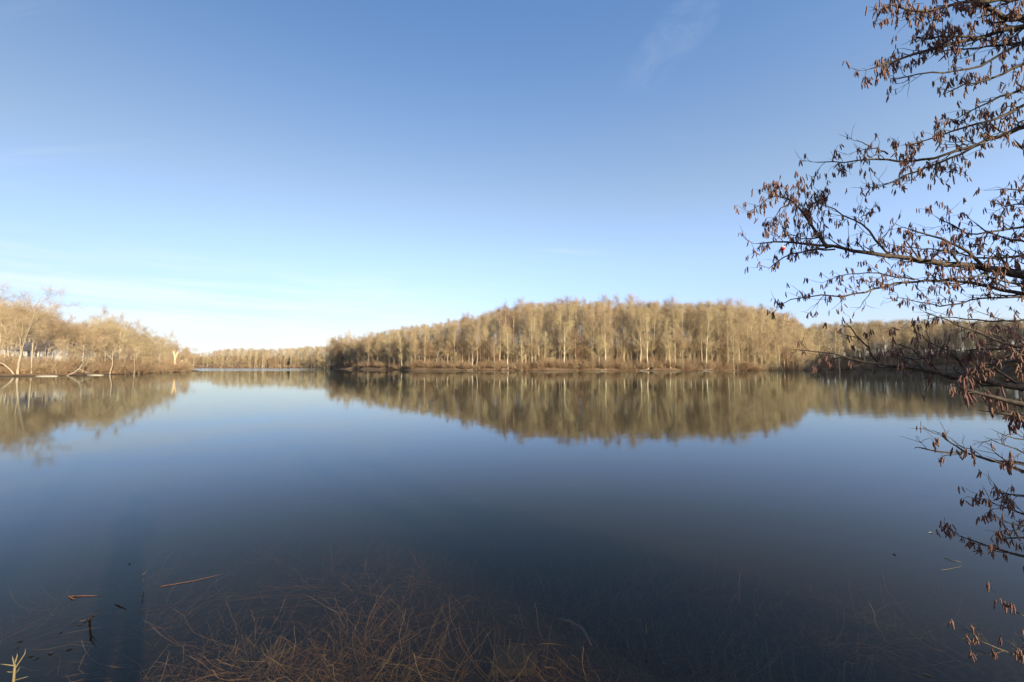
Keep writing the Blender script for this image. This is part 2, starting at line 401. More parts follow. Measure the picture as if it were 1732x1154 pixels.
def axis(lo, hi, step, nlo, nhi, nstep, ext):
    a = [nlo]; 
    while a[-1] < nhi: a.append(a[-1] + nstep)
    r = list(a); s = nstep
    while r[-1] < hi: s = min(s * 1.18, step); r.append(r[-1] + s)
    while r[-1] < ext: s *= 1.35; r.append(r[-1] + s)
    s = nstep; l = [nlo]
    while l[-1] > lo: s = min(s * 1.18, step); l.append(l[-1] - s)
    while l[-1] > -ext: s *= 1.35; l.append(l[-1] - s)
    return np.array(l[:0:-1] + r)
gx = axis(-420, 360, 3.2, -7, 7, 0.14, 6000); gy = axis(-100, 470, 3.2, -1, 9, 0.14, 6000)
GX, GY = np.meshgrid(gx, gy); GD = sdist(GX, GY); GZ = height(GX, GY, GD)
nx, ny = len(gx), len(gy)
ii = (np.arange(ny - 1)[:, None] * nx + np.arange(nx - 1)[None]).ravel()
ground = mesh_obj('ground', np.stack((GX, GY, GZ), -1).reshape(-1, 3), [np.stack((ii, ii + 1, ii + nx + 1, ii + nx), 1)], M_ground)
tag(ground, 'leaf-strewn banks and muddy lake bed', kind='structure')
wb = MB().box((-560, -160, -8), (420, 520, 0.0))
water = wb.build('water', M_water, smooth=False); tag(water, 'still blue lake mirroring the woods and sky', kind='structure')

# ---------------------------------------------------------------- bare trees
def norm(v): return v / (np.linalg.norm(v, axis=-1, keepdims=True) + 1e-9)
def grow(rng, Pt, Rd, n, t0, t1, ang, L, up=0.1, K=4, wob=0.15, rf=0.55, rtip=0.35, rmin=0.0):
    """side shoots along each of M parent lines; L(t) gives each length"""
    M, KP, _ = Pt.shape
    t = (t0 + (t1 - t0) * (np.arange(n)[None] + rng.random((M, n))) / n)
    f = t * (KP - 1); i0 = np.clip(f.astype(int), 0, KP - 2); fr = (f - i0)[..., None]
    m = np.arange(M)[:, None]
    p = Pt[m, i0] * (1 - fr) + Pt[m, i0 + 1] * fr; tn = norm(Pt[m, i0 + 1] - Pt[m, i0])
    r = Rd[m, i0] * (1 - fr[..., 0]) + Rd[m, i0 + 1] * fr[..., 0]
    side = norm(np.cross(tn, rng.normal(size=tn.shape)))
    a = ang * (0.75 + 0.5 * rng.random((M, n)))[..., None]
    d = norm(np.cos(a) * tn + np.sin(a) * side)
    ln = L(t) * (0.45 + 1.1 * rng.random((M, n)) ** 1.3)
    out = [p.reshape(-1, 3)]; d = d.reshape(-1, 3); ln = ln.reshape(-1, 1)
    for k in range(K - 1):
        out.append(out[-1] + d * ln / (K - 1))
        d = norm(d + rng.normal(0, wob, d.shape) + np.array((0, 0, up)))
    r = np.maximum(r.reshape(-1) * rf, rmin)
    return np.stack(out, 1), r[:, None] * np.linspace(1, rtip, K)[None]

def gen_tree(seed, H=24., r0=0.28, cb=0.42, spread=0.17, nprim=24, nsec=6, nter=5, nq=3, prim_up=0.16, ang=0.95, fork=0, mats=(None, None), lean=0.0, twr=0.018):
    rng = np.random.default_rng(seed)
    K = 12; z = np.linspace(0, H * (0.97 if not fork else 0.6), K)
    wx = np.cumsum(rng.normal(0, 0.010 * H, K)) * 0.55; wy = np.cumsum(rng.normal(0, 0.010 * H, K)) * 0.55
    wx -= wx[0]; wy -= wy[0]
    T = np.stack((wx + lean * z, wy, z), 1)[None]
    rr = r0 * (1 - 0.86 * np.linspace(0, 1, K) ** 0.9); rr[0] *= 1.45
    if fork: rr = r0 * (1 - 0.45 * np.linspace(0, 1, K)); rr[0] *= 1.4
    rr = rr[None]
    T[0, 0, 2] = -0.6
    tb = MB(); tb.tubes(T, rr, 7)
    cb_ = MB()
    PR = T; RR = rr
    if fork:
        F, FR = grow(rng, T, rr, fork, 0.42, 0.98, 0.42, lambda t: H * 0.62 + 0 * t, up=0.10, K=9, wob=0.10, rf=0.72, rtip=0.25)
        tb.tubes(F, FR, 6)
        PR = F; RR = FR; n = max(4, nprim // fork)
        A, AR = grow(rng, PR, RR, n, 0.15, 1.0, ang, lambda t: H * spread * (1.15 - 0.6 * t), up=prim_up, K=6, rf=0.5, rmin=0.03)
    else:
        def Lp(t):
            u = np.clip((t - cb) / (1 - cb), 0, 1)
            return H * spread * (0.55 + 1.1 * np.sin(math.pi * np.clip(u * 0.75 + 0.2, 0, 1)) - 0.55 * u)
        A, AR = grow(rng, PR, RR, nprim, cb, 1.0, ang, Lp, up=prim_up, K=6, rf=0.45, rmin=0.03)
    al = np.linalg.norm(A[:, -1] - A[:, 0], axis=1).mean()
    cb_.tubes(A, AR, 4)
    B, BR = grow(rng, A, AR, nsec, 0.2, 1.0, 0.75, lambda t: al * (0.62 - 0.3 * t), up=0.10, K=4, rf=0.55, rmin=twr * 1.2)
    cb_.tubes(B, BR, 3)
    C, CR = grow(rng, B, BR, nter, 0.15, 1.0, 0.7, lambda t: al * (0.42 - 0.18 * t), up=0.08, K=3, rf=0.6, rmin=twr)
    cb_.tubes(C, CR, 3)
    D, DR = grow(rng, C, CR, nq, 0.2, 1.0, 0.65, lambda t: al * (0.30 - 0.1 * t), up=0.08, K=2, rf=0.7, rmin=twr * 0.8)
    cb_.tubes(D, DR, 3)
    return tb, cb_

PROTO = {}
def make_proto(kind, key, tb, cb_, mt, mc, H, trunkname='trunk', crownname='crown'):
    a = tb.build(trunkname, mt, link=False); b = cb_.build(crownname, mc, link=False)
    PROTO.setdefault(kind, []).append((a.data, b.data, H))
    bpy.data.objects.remove(a); bpy.data.objects.remove(b)
for i in range(12):
    mt = (M_bark, M_palebark, M_bark, M_palebark)[i % 4]; mc = (M_twig, M_twigolive, M_twig, M_twigred)[i % 4] if i != 7 else M_twig
    tb, cb_ = gen_tree(100 + i, 24., 0.25 + 0.025 * (i % 4), (0.36, 0.24, 0.50, 0.30)[i % 4], (0.16, 0.18, 0.14)[i % 3], 27, 6, 5, 2, (0.36, 0.26, 0.42)[i % 3], 0.72, lean=(0.02, -0.03, 0.0)[i % 3])
    make_proto('forest', i, tb, cb_, mt, mc, 24.)
for i in range(5):
    mt = (M_bark, M_bark, M_palebark, M_bark, M_bark)[i]; mc = (M_twigred, M_twig, M_twigolive, M_twig, M_twigred)[i]
    tb, cb_ = gen_tree(200 + i, 14., 0.17, 0.18, 0.24, 30, 6, 5, 3, 0.12, 1.0, fork=(3, 4, 0, 3, 0)[i], twr=0.014)
    make_proto('spreading', i, tb, cb_, mt, mc, 14.)
for i in range(5):
    tb, cb_ = gen_tree(270 + i, 24., 0.26, 0.10, 0.15, 36, 6, 5, 2, 0.34, 0.75, lean=(0.02, -0.02, 0.0)[i % 3], twr=0.02)
    make_proto('deep', i, tb, cb_, (M_bark, M_palebark)[i % 2], (M_twig, M_twigolive, M_twigred, M_brush, M_twig)[i], 24.)
for i in range(5):
    tb, cb_ = gen_tree(250 + i, 11., 0.12, 0.10, 0.24, 26, 6, 5, 3, 0.14, 0.95, fork=(0, 3, 0, 0, 3)[i], twr=0.013)
    make_proto('mid', i, tb, cb_, M_bark, (M_twig, M_twigred, M_brush, M_twigolive, M_twig)[i], 11.)
def gen_shrub(seed, H=3.0, n=16, mc=None):
    rng = np.random.default_rng(seed)
    base = np.zeros((n, 1, 3)); base[:, 0, :2] = rng.normal(0, 0.45, (n, 2)); pts = [base[:, 0] + (0, 0, -0.3)]
    d = norm(np.concatenate((rng.normal(0, 0.45, (n, 2)), np.ones((n, 1))), 1)); ln = H * (0.6 + 0.5 * rng.random((n, 1)))
    for k in range(5): pts.append(pts[-1] + d * ln / 5); d = norm(d + rng.normal(0, 0.14, d.shape) + (0, 0, -0.03))
    S = np.stack(pts, 1); SR = np.linspace(0.035, 0.012, 6)[None] * np.ones((n, 1))
    a = MB(); a.tubes(S, SR, 4)
    B, BR = grow(rng, S, SR, 6, 0.2, 1, 0.7, lambda t: H * 0.36 * (1.1 - 0.5 * t), 0.05, 4, 0.2, 0.7, 0.4, 0.014)
    C, CR = grow(rng, B, BR, 6, 0.1, 1, 0.7, lambda t: H * 0.18 + 0 * t, 0.05, 3, 0.2, 0.7, 0.4, 0.011)
    b = MB(); b.tubes(B, BR, 3); b.tubes(C, CR, 3)
    return a, b
for i in range(5):
    a, b = gen_shrub(300 + i)
    make_proto('shrub', i, a, b, M_brush, (M_brush, M_twigred, M_brush, M_twig, M_twigred)[i], 3.0)

NIND = [0]
kind_house = (-124, -106)
def plant(kind, idx, x, y, H, rz, label, cat, group, name=None, wide=1.0, lean=None):
    td, cd, H0 = PROTO[kind][idx % len(PROTO[kind])]
    nm = name or {'shrub': 'bare_shrub'}.get(kind, 'bare_tree')
    root = empty(nm, (x, y, gz(x, y)), rz); tag(root, label, cat, group)
    s = H / H0; root.scale = (s * wide, s * wide, s)
    if lean: root.rotation_euler = (lean[0], lean[1], rz)
    a = bpy.data.objects.new('stems' if kind == 'shrub' else 'trunk', td); b = bpy.data.objects.new('twigs' if kind == 'shrub' else 'crown', cd)
    for o in (a, b): COL.objects.link(o); o.parent = root
    NIND[0] += 1
    return root

# skyline heights (photo y of the treetops against photo x)
SKY_L = ([-250, 0, 30, 60, 100, 140, 170, 200, 230, 260, 290, 310, 326], [500, 519, 518, 526, 546, 551, 541, 546, 561, 571, 577, 583, 600])
SKY_C = ([556, 575, 590, 620, 660, 700, 740, 780, 820, 850, 900, 1000, 1050, 1100, 1200, 1280, 1320, 1350, 1365], [591, 586, 580, 568, 558, 551, 547, 539, 530, 521, 512, 509, 509, 512, 514, 519, 529, 541, 556])
SKY_R = ([1270, 1365, 1385, 1420, 1500, 1600, 1700, 2000], [556, 556, 549, 547, 545, 543, 542, 538])
SH_L = ([-250, 0, 60, 120, 200, 260, 310, 328], [66, 82, 84, 88, 100, 118, 139, 160])
SH_C = ([556, 566, 610, 700, 790, 866, 1000, 1100, 1200, 1280, 1290, 1365], [330, 300, 242, 202, 188, 183, 178, 177, 177, 180, 184, 200])
SH_R = ([1270, 1290, 1300, 1400, 1600, 1800, 2000], [205, 212, 218, 238, 247, 205, 175])
def topH(px, Y, tab):
    ty = np.interp(px, *tab); x = AX(px, Y)
    return max(4.0, (HOR - ty) / FPX * Y + CAMZ - gz(x, Y))
rng = np.random.default_rng(11)
rnd = random.Random(3)
TONE = ('grey-brown', 'pale', 'grey-brown', 'pale'); TINT = ('tan', 'olive-tan', 'tan', 'russet')
ZONES = ((600, 'at the low left tip of the far woods'), (660, 'on the low left slope of the far woods'), (740, 'on the rising left part of the far woods'), (820, 'left of the tall middle woods'),
         (900, 'where the far woods reach full height'), (960, 'left of the low evergreen bush'), (1030, 'behind the low evergreen bush'), (1085, 'between the evergreen bush and the root tangle'),
         (1140, 'behind the dark root tangle'), (1210, 'right of the dark root tangle'), (1290, 'in the sunlit right part of the far woods'), (1400, 'where the tall woods drop away at right'))
def zone_label(px, row, idx, f, kind='forest'):
    z = next(t for lim, t in ZONES if px < lim)
    sz = ('low' if f < 0.68 else 'middling') if row == 0 else ('tall' if f < 0.97 else 'topmost')
    where = ('front-row', 'second-row', 'rear')[row]
    if kind == 'mid': return ('low bushy %s tree ' % where + z, 'bare trees of the wooded far shore')
    return ('%s %s tree, %s trunk, %s crown, ' % (sz, where, TONE[idx % 4] if idx != 99 else 'pale', TINT[idx % 4]) + z, 'bare trees of the wooded far shore')
front = []
px = 562.0
# three rows in front, each tree its own object
for row, (dz, sp, lo, hi) in enumerate(((2.5, 9.0, 0.50, 0.93), (10, 13.0, 0.82, 0.98), (24, 15.0, 0.90, 1.09))):
    px = 562.0 + row * 4
    while px < 1362:
        Y = float(np.interp(px, *SH_C)) + dz + rnd.uniform(-2, 5)
        ff = rnd.uniform(lo, hi); h = topH(px, Y, SKY_C) * ff; ix = rnd.randrange(12)
        kd = 'mid' if row == 0 and rnd.random() < 0.35 else 'forest'
        if kd == 'mid': h *= 0.62
        lb, gp = zone_label(px, row, ix, ff, kd)
        plant(kd, ix, AX(px, Y), Y, h, rnd.uniform(0, 6.28), lb, 'tree', gp, wide=rnd.uniform(0.85, 1.15) * (24 / h) ** 0.35)
        px += sp * rnd.uniform(0.6, 1.4) * (0.75 if px < 700 else 1.0)
for k, px in enumerate((640, 742, 868, 1012, 1188)):
    Y = float(np.interp(px, *SH_C)) + 17
    plant('deep', k, AX(px, Y), Y, topH(px, Y, SKY_C) * 0.92, k * 1.3, 'bare tree branched down to the ground, ' + next(t for lim, t in ZONES if px < lim), 'tree', 'bare trees of the wooded far shore')
# left bank
SPEC_L = []
for row, (dz, sp, lo, hi) in enumerate(((3, 10.5, 0.42, 0.80), (9, 12.0, 0.75, 0.97), (18, 13.0, 0.86, 1.08))):
    px = 8.0 + row * 5
    while px < 318:
        if not (row == 0 and (15 < px < 62 or 80 < px < 104 or 180 < px < 200 or 284 < px < 312)):
            Y = float(np.interp(px, *SH_L)) + dz + rnd.uniform(-1, 3)
            h = topH(px, Y, SKY_L) * rnd.uniform(lo, hi)
            if not (45 < px < 120 and rnd.random() < 0.6) and not (row >= 1 and kind_house[0] < AX(px, Y) < kind_house[1] and Y > 99):
                ix = rnd.randrange(5); zz = 'left of the white house' if px < 50 else 'around the white house' if px < 135 else 'left of the twin-stemmed tree' if px < 185 else 'right of the twin-stemmed tree' if px < 250 else 'near the broken orange-lit stump'
                plant('spreading', ix, AX(px, Y), Y, h, rnd.uniform(0, 6.28), '%s %s bare tree with %s crown %s' % (('small waterside', 'middling', 'tall rear')[row], ('forked', 'spreading', 'upright', 'forked', 'upright')[ix], ('russet', 'tan', 'olive-tan', 'tan', 'russet')[ix], zz), 'tree', 'bare trees of the left bank thicket')
        px += sp * rnd.uniform(0.6, 1.4)
# right shore
for row, (dz, sp, lo, hi) in enumerate(((3, 20.0, 0.6, 0.9), (14, 20.0, 0.9, 1.02))):
    px = 1292.0 + row * 6
    while px < 1760:
        Y = float(np.interp(px, *SH_R)) + dz + rnd.uniform(-2, 5)
        h = topH(px, Y, SKY_R) * rnd.uniform(lo, hi)
        ix = rnd.randrange(12); zz = 'beside the green evergreen' if px < 1345 else 'under the first alder twigs' if px < 1400 else 'under the outer alder twigs' if px < 1480 else 'behind the long low bough' if px < 1545 else 'left of the dull evergreen' if px < 1620 else 'beside the dull evergreen' if px < 1680 else 'at the far right edge'
        plant('forest', ix, AX(px, Y), Y, h, rnd.uniform(0, 6.28), '%s tree, %s trunk, %s crown, shaded right shore %s' % (('front', 'rear')[row], TONE[ix % 4], TINT[ix % 4], zz), 'tree', 'bare trees on the shaded right shore', wide=1.15)
        px += sp * rnd.uniform(0.6, 1.4)

# single trees one can pick out on the left bank
def single(px, Y, topy, kind, idx, label, name='bare_tree', wide=1.0, lean=None, rz=0.0):
    x = AX(px, Y); H = (HOR - topy) / FPX * Y + CAMZ - gz(x, Y)
    return plant(kind, idx, x, Y, H, rz, label, 'tree', 'bare trees standing out on the left bank', name, wide, lean)
tb, cb_ = gen_tree(901, 14., 0.21, 0.3, 0.30, 30, 7, 5, 3, 0.12, 1.0, fork=4, twr=0.012); make_proto('lone', 0, tb, cb_, M_bankbark, M_twig, 14.)
tb, cb_ = gen_tree(902, 9., 0.15, 0.3, 0.26, 18, 6, 5, 3, 0.14, 0.9, fork=2, twr=0.012); make_proto('lone', 1, tb, cb_, M_bankbark, M_twig, 9.)
tb, cb_ = gen_tree(903, 9., 0.12, 0.45, 0.16, 14, 5, 4, 2, 0.14, 0.9, twr=0.012); make_proto('lone', 2, tb, cb_, M_bankbark, M_twigred, 9.)
single(33, 83.6, 517, 'lone', 0, 'biggest pale bare tree at far left, forking above the waterline', wide=1.0)
single(92, 88, 574, 'lone', 1, 'pale bare tree leaning right in front of the white house', lean=(0, 0.22, 0))
single(188, 98.5, 568, 'lone', 1, 'pale twin-stemmed bare tree with its foot in the water', rz=1.0, lean=(0, 0.12, 0))
single(228, 106, 585, 'lone', 2, 'slim pale bare tree right of the twin-stemmed tree')
single(143, 92.5, 560, 'lone', 2, 'slim bare tree between the two pale silt banks', rz=2.0)
for px_, Y_, ty_, lb_ in ((64, 94, 572, 'slim bare tree left in front of the white house'), (78, 95, 566, 'slim bare tree at the middle of the white house'), (108, 96, 562, 'slim bare tree right in front of the white house'), (122, 97, 566, 'slim bare tree at the gable of the white house')):
    single(px_, Y_, ty_, 'lone', 2, lb_, rz=px_ * 1.7, wide=1.25)
def stick(name, pts, r, m, label, cat, group=None, k=7, parts=()):
    base = pts[0]; root = empty(name, base); tag(root, label, cat, group)
    q = np.array(pts) - np.array(base)
    mb = MB(); mb.tubes(q, np.linspace(r[0], r[1], len(q)), k, tip=False); mb.build('trunk', m, root)
    for pp, rr in parts:
        mb = MB(); mb.tubes(np.array(pp) - np.array(base), np.linspace(rr[0], rr[1], len(pp)), 5, tip=True); mb.build('limb', m, root)
    return root
stick('dead_snag', [P(53, 641, 85), P(53.5, 620, 85), P(54, 600, 85), P(55.5, 580, 85)], (0.14, 0.09), M_bankbark, 'branchless pale dead trunk right of the biggest left tree', 'tree')
stick('leaning_trunk', [P(29, 641, 83.4), P(18, 626, 83), P(6, 616, 82.6), P(-14, 611, 82)], (0.16, 0.10), M_bankbark, 'thick pale trunk leaning left out over the water at far left', 'tree')
stick('fallen_log', [P(108, 638, 86.5), P(122, 632, 87), P(134, 624, 88), P(142, 612, 89)], (0.10, 0.14), M_log, 'grey fallen log slanting up from the water left of the twin-stemmed tree', 'log',
      parts=[([P(134, 624, 88), P(146, 630, 88.5), P(158, 632, 89)], (0.11, 0.04))])
stick('dead_snag', [P(294, 630, 137), P(295.5, 618, 137), P(296, 606, 137), P(293.5, 594, 137)], (0.42, 0.27), M_snag, 'thick broken-topped orange-lit stump on the tip of the left bank', 'tree', k=8,
      parts=[([P(296, 607, 137), P(298, 602, 137), P(300.5, 597, 137), P(300.5, 593, 137)], (0.30, 0.24))])
stick('dead_snag', [P(300, 629.5, 139), P(301.5, 622, 139), P(305, 614, 139), P(309, 609, 139)], (0.26, 0.12), M_snag, 'thinner orange-lit stem leaning right beside the broken stump', 'tree', k=7,
      parts=[([P(300.5, 628, 139), P(303, 621, 139), P(304, 617, 139)], (0.13, 0.06))])

# shrubs along the waterline, each its own object
for (tab, a, b, sp, lab, grp) in ((SH_L, 2, 322, 8.0, 'low russet brush at the edge of the left bank', 'brush along the left bank'),
                             (SH_C, 562, 1285, 8.5, 'low brown brush at the foot of the tall woods', 'brush at the foot of the woods'),
                             (SH_R, 1288, 1740, 16.0, 'dark brush along the shaded right-hand shore', 'brush along the right shore')):
    px = a
    while px < b:
        Y = float(np.interp(px, *tab)) + rnd.uniform(0.8, 3.0)
        sz_ = rnd.uniform(1.6, 3.8); wd_ = rnd.uniform(0.9, 1.4); ik = rnd.randrange(5)
        if tab is SH_L: z2 = 'left of the biggest left tree' if px < 33 else 'below the white house' if px < 130 else 'left of the twin-stemmed tree' if px < 188 else 'beside the slim pale tree' if px < 262 else 'at the tip of the left bank'
        elif tab is SH_C: z2 = next(t for lim, t in ZONES if px < lim)
        else: z2 = 'by the green evergreen' if px < 1345 else 'under the first alder twigs' if px < 1400 else 'under the outer alder twigs' if px < 1480 else 'behind the long low bough' if px < 1545 else 'left of the dull evergreen' if px < 1620 else 'beside the dull evergreen' if px < 1680 else 'at the far right edge'
        lab = '%s %s %s waterside brush %s' % ('tall' if sz_ > 3 else 'low' if sz_ < 2.1 else 'middling', 'wide' if wd_ > 1.15 else 'narrow', ('brown', 'russet', 'brown', 'tan', 'russet')[ik], z2)
        plant('shrub', ik, AX(px, Y), Y, sz_ * ((0.42 if px < 130 else 0.7) if tab is SH_L else 1.2), rnd.uniform(0, 6.28), lab, 'shrub', grp, wide=wd_)
        px += sp * rnd.uniform(0.5, 1.5)

# the deep woods behind: a mass no one could count (points + geometry nodes instancing the tree meshes)
def scatter(name, pts, protos, label, H0, seed):
    """pts: rows x, y, z, height"""
    pts = np.array(pts)
    me = bpy.data.meshes.new(name); me.vertices.add(len(pts)); me.vertices.foreach_set('co', pts[:, :3].astype(np.float32).ravel())
    at = me.attributes.new('s', 'FLOAT', 'POINT'); at.data.foreach_set('value', (pts[:, 3] / H0).astype(np.float32))
    ob = bpy.data.objects.new(name, me); COL.objects.link(ob); tag(ob, label, kind='stuff')
    ng = bpy.data.node_groups.new(name + '_nodes', 'GeometryNodeTree')
    ng.interface.new_socket('Geometry', in_out='INPUT', socket_type='NodeSocketGeometry')
    ng.interface.new_socket('Geometry', in_out='OUTPUT', socket_type='NodeSocketGeometry')
    gi = ng.nodes.new('NodeGroupInput'); go = ng.nodes.new('NodeGroupOutput')
    g2i = ng.nodes.new('GeometryNodeGeometryToInstance')
    for td_ob, cd_ob in protos[::-1]:
        jg = ng.nodes.new('GeometryNodeJoinGeometry')
        for o in (td_ob, cd_ob):
            oi = ng.nodes.new('GeometryNodeObjectInfo'); oi.inputs['Object'].default_value = o; oi.transform_space = 'ORIGINAL'; oi.inputs['As Instance'].default_value = False
            ng.links.new(oi.outputs['Geometry'], jg.inputs[0])
        ng.links.new(jg.outputs[0], g2i.inputs[0]) if False else None
        gt = ng.nodes.new('GeometryNodeGeometryToInstance'); ng.links.new(jg.outputs[0], gt.inputs[0])
        protos_j = gt
        scatter.j.append(gt)
    jj = ng.nodes.new('GeometryNodeJoinGeometry')
    for gt in scatter.j: ng.links.new(gt.outputs[0], jj.inputs[0])
    scatter.j.clear()
    iop = ng.nodes.new('GeometryNodeInstanceOnPoints'); iop.inputs['Pick Instance'].default_value = True
    rv = ng.nodes.new('FunctionNodeRandomValue'); rv.data_type = 'FLOAT_VECTOR'; rv.inputs[0].default_value = (0, 0, 0); rv.inputs[1].default_value = (0, 0, 6.283); rv.inputs['Seed'].default_value = seed
    ri = ng.nodes.new('FunctionNodeRandomValue'); ri.data_type = 'INT'; ri.inputs[4].default_value = 0; ri.inputs[5].default_value = len(protos) - 1; ri.inputs['Seed'].default_value = seed + 5
    na = ng.nodes.new('GeometryNodeInputNamedAttribute'); na.data_type = 'FLOAT'; na.inputs[0].default_value = 's'
    m2p = ng.nodes.new('GeometryNodeMeshToPoints')
    ng.links.new(gi.outputs[0], m2p.inputs[0]); ng.links.new(m2p.outputs[0], iop.inputs['Points'])
    ng.links.new(jj.outputs[0], iop.inputs['Instance']); ng.links.new(rv.outputs[0], iop.inputs['Rotation'])
    ng.links.new(ri.outputs[2], iop.inputs['Instance Index']); ng.links.new(na.outputs[0], iop.inputs['Scale'])
    ng.links.new(iop.outputs[0], go.inputs[0])
    md = ob.modifiers.new('scatter', 'NODES'); md.node_group = ng
    return ob
scatter.j = []
def used(kind):
    out = []
    for td, cd, H0 in PROTO[kind]:
        a = next((o for o in bpy.data.objects if o.data == td), None); b = next((o for o in bpy.data.objects if o.data == cd), None)
        if a and b: out.append((a, b))
    return out
def band_pts(tab, sky, a, b, dmin, dmax, step, rows, lo, hi):
    pts = []
    for r in range(rows):
        px = a + rnd.uniform(0, step)
        while px < b:
            Y = float(np.interp(px, *tab)) + dmin + (dmax - dmin) * (r + rnd.random()) / rows
            x = AX(px, Y); g = gz(x, Y)
            ty = np.interp(px, *sky)
            h = max(3.0, (HOR - ty) / FPX * Y + CAMZ - g)
            if not (kind_house[0] < x < kind_house[1] and 95 < Y < 120):
                pts.append((x, Y, g, min(h * rnd.uniform(lo, hi), 34)))
            px += step * rnd.uniform(0.6, 1.4)
    return pts
F_OB = used('forest'); S_OB = used('spreading'); B_OB = used('shrub'); M_OB = used('mid'); D_OB = used('deep')
pts = band_pts(SH_C, SKY_C, 566, 1372, 30, 110, 11, 6, 0.80, 1.0)
scatter('woods_interior', pts, D_OB + F_OB[:3], 'deep bare woods behind the front trees', 24., 1)
pts = band_pts(SH_L, SKY_L, -60, 322, 26, 60, 15, 3, 0.85, 1.0)
scatter('left_bank_woods', pts, S_OB, 'bare woods behind the left bank trees', 14., 2)
pts = band_pts(SH_R, SKY_R, 1300, 1990, 26, 100, 16, 5, 0.88, 1.03)
# wooded bank outside the frame on the right: it throws the shade onto the right-hand shore
ob_pts = []
cand = rng.uniform((60, -110), (420, 240), (4200, 2)); sdc = sdist(cand[:, 0], cand[:, 1]); hz = height(cand[:, 0], cand[:, 1], sdc)
for (x, y), s_, z_ in zip(cand, sdc, hz):
    if abs(0.768 * x + 0.640 * (y - 3)) < 34 and y < 60: continue      # the gap the low sun shines through
    if 2 < s_ < 55 and (abs(x) > 1.26 * max(y, 0) or y < 0): ob_pts.append((x, y, z_, rnd.uniform(22, 29)))
pts += band_pts(SH_R, SKY_R, 1300, 1990, 22, 50, 16, 3, 0.8, 0.98)
scatter('right_shore_woods', pts + ob_pts, D_OB + F_OB[:3], 'bare woods along the right side of the lake', 24., 3)
pts = band_pts(SH_C, ([0, 2000], [584, 584]), 562, 1372, 4, 70, 5.0, 8, 0.45, 1.3) + band_pts(SH_R, ([0, 2000], [592, 592]), 1290, 1900, 4, 50, 8, 4, 0.5, 1.2)
scatter('understory', pts, M_OB, 'smaller bare trees filling the woods between the trunks', 11., 12)
# far shore
FARX = ([150, 330, 360, 400, 450, 500, 520, 560, 640], [602, 597, 594, 590, 592, 590, 588, 585, 580])
FARS = ([150, 330, 500, 520, 560, 640], [425, 428, 424, 415, 392, 380])
pts = band_pts(FARS, FARX, 250, 600, 4, 90, 5.0, 6, 0.78, 1.03)
scatter('far_shore_woods', pts, F_OB + M_OB, 'distant bare woods along the far end of the lake', 24., 4)
scatter('far_understory', band_pts(FARS, ([0, 2000], [604, 604]), 250, 640, 2, 60, 4.0, 6, 0.6, 1.15), M_OB, 'smaller distant trees at the far end of the lake', 11., 14)
# undergrowth
pts = []
for tab, a, b, n in ((SH_C, 560, 1372, 1300), (SH_L, -40, 322, 330), (SH_R, 1290, 1760, 260), (FARS, 250, 600, 200)):
    for _ in range(n):
        px = rnd.uniform(a, b); Y = float(np.interp(px, *tab)) + 1.2 + 38 * rnd.random() ** 1.9; x = AX(px, Y)
        if kind_house[0] < x < kind_house[1] and 98 < Y < 120: continue
        pts.append((x, Y, gz(x, Y), rnd.uniform(1.2, 4.2)))
scatter('undergrowth', pts, B_OB, 'brown undergrowth on the floor of the woods', 3., 6)

# ---------------------------------------------------------------- evergreens on the far shore
def evergreen(px, Y, topy, wid, m, label, seed):
    x = AX(px, Y); z0 = gz(x, Y); H = (HOR - topy) / FPX * Y + CAMZ - z0
    rg = np.random.default_rng(seed); root = empty('evergreen_tree', (x, Y, z0)); tag(root, label, 'tree')
    tr = MB(); tr.tubes([(0, 0, -0.4), (0.05, 0, H * 0.5), (0, 0.05, H * 0.96)], [0.16, 0.1, 0.03], 6); tr.build('trunk', M_darkbark, root)
    n = 2600; u = rg.random(n) ** 0.8; hh = H * (0.12 + 0.88 * u); rad = wid * (1 - u) ** 0.7 * (0.35 + 0.65 * np.sqrt(rg.random(n))) * (0.8 + 0.3 * np.sin(hh * 3))
    a = rg.random(n) * 6.283; c = np.stack((rad * np.cos(a), rad * np.sin(a), hh), 1)
    e1 = norm(rg.normal(size=(n, 3))) * 0.24; e2 = norm(np.cross(e1, rg.normal(size=(n, 3)))) * 0.12
    V = np.stack((c - e1, c + e2, c + e1, c - e2), 1).reshape(-1, 3); i = np.arange(n)[:, None] * 4 + np.arange(4)[None]
    cr = mesh_obj('crown', V, [i], m, root, smooth=False)
evergreen(1309, 206, 583, 3.4, M_ever, 'lone green evergreen at the foot of the right-hand shore', 1)
evergreen(490, 432, 606, 3.0, M_darkever, 'small dark evergreen at the far end of the lake', 2)
evergreen(986, 181, 612, 1.2, M_darkever, 'low dark evergreen bush at the water edge below the tallest woods', 3)
evergreen(1645, 256, 590, 3.2, M_ever, 'dull green evergreen among the bare trees of the right shore', 5)

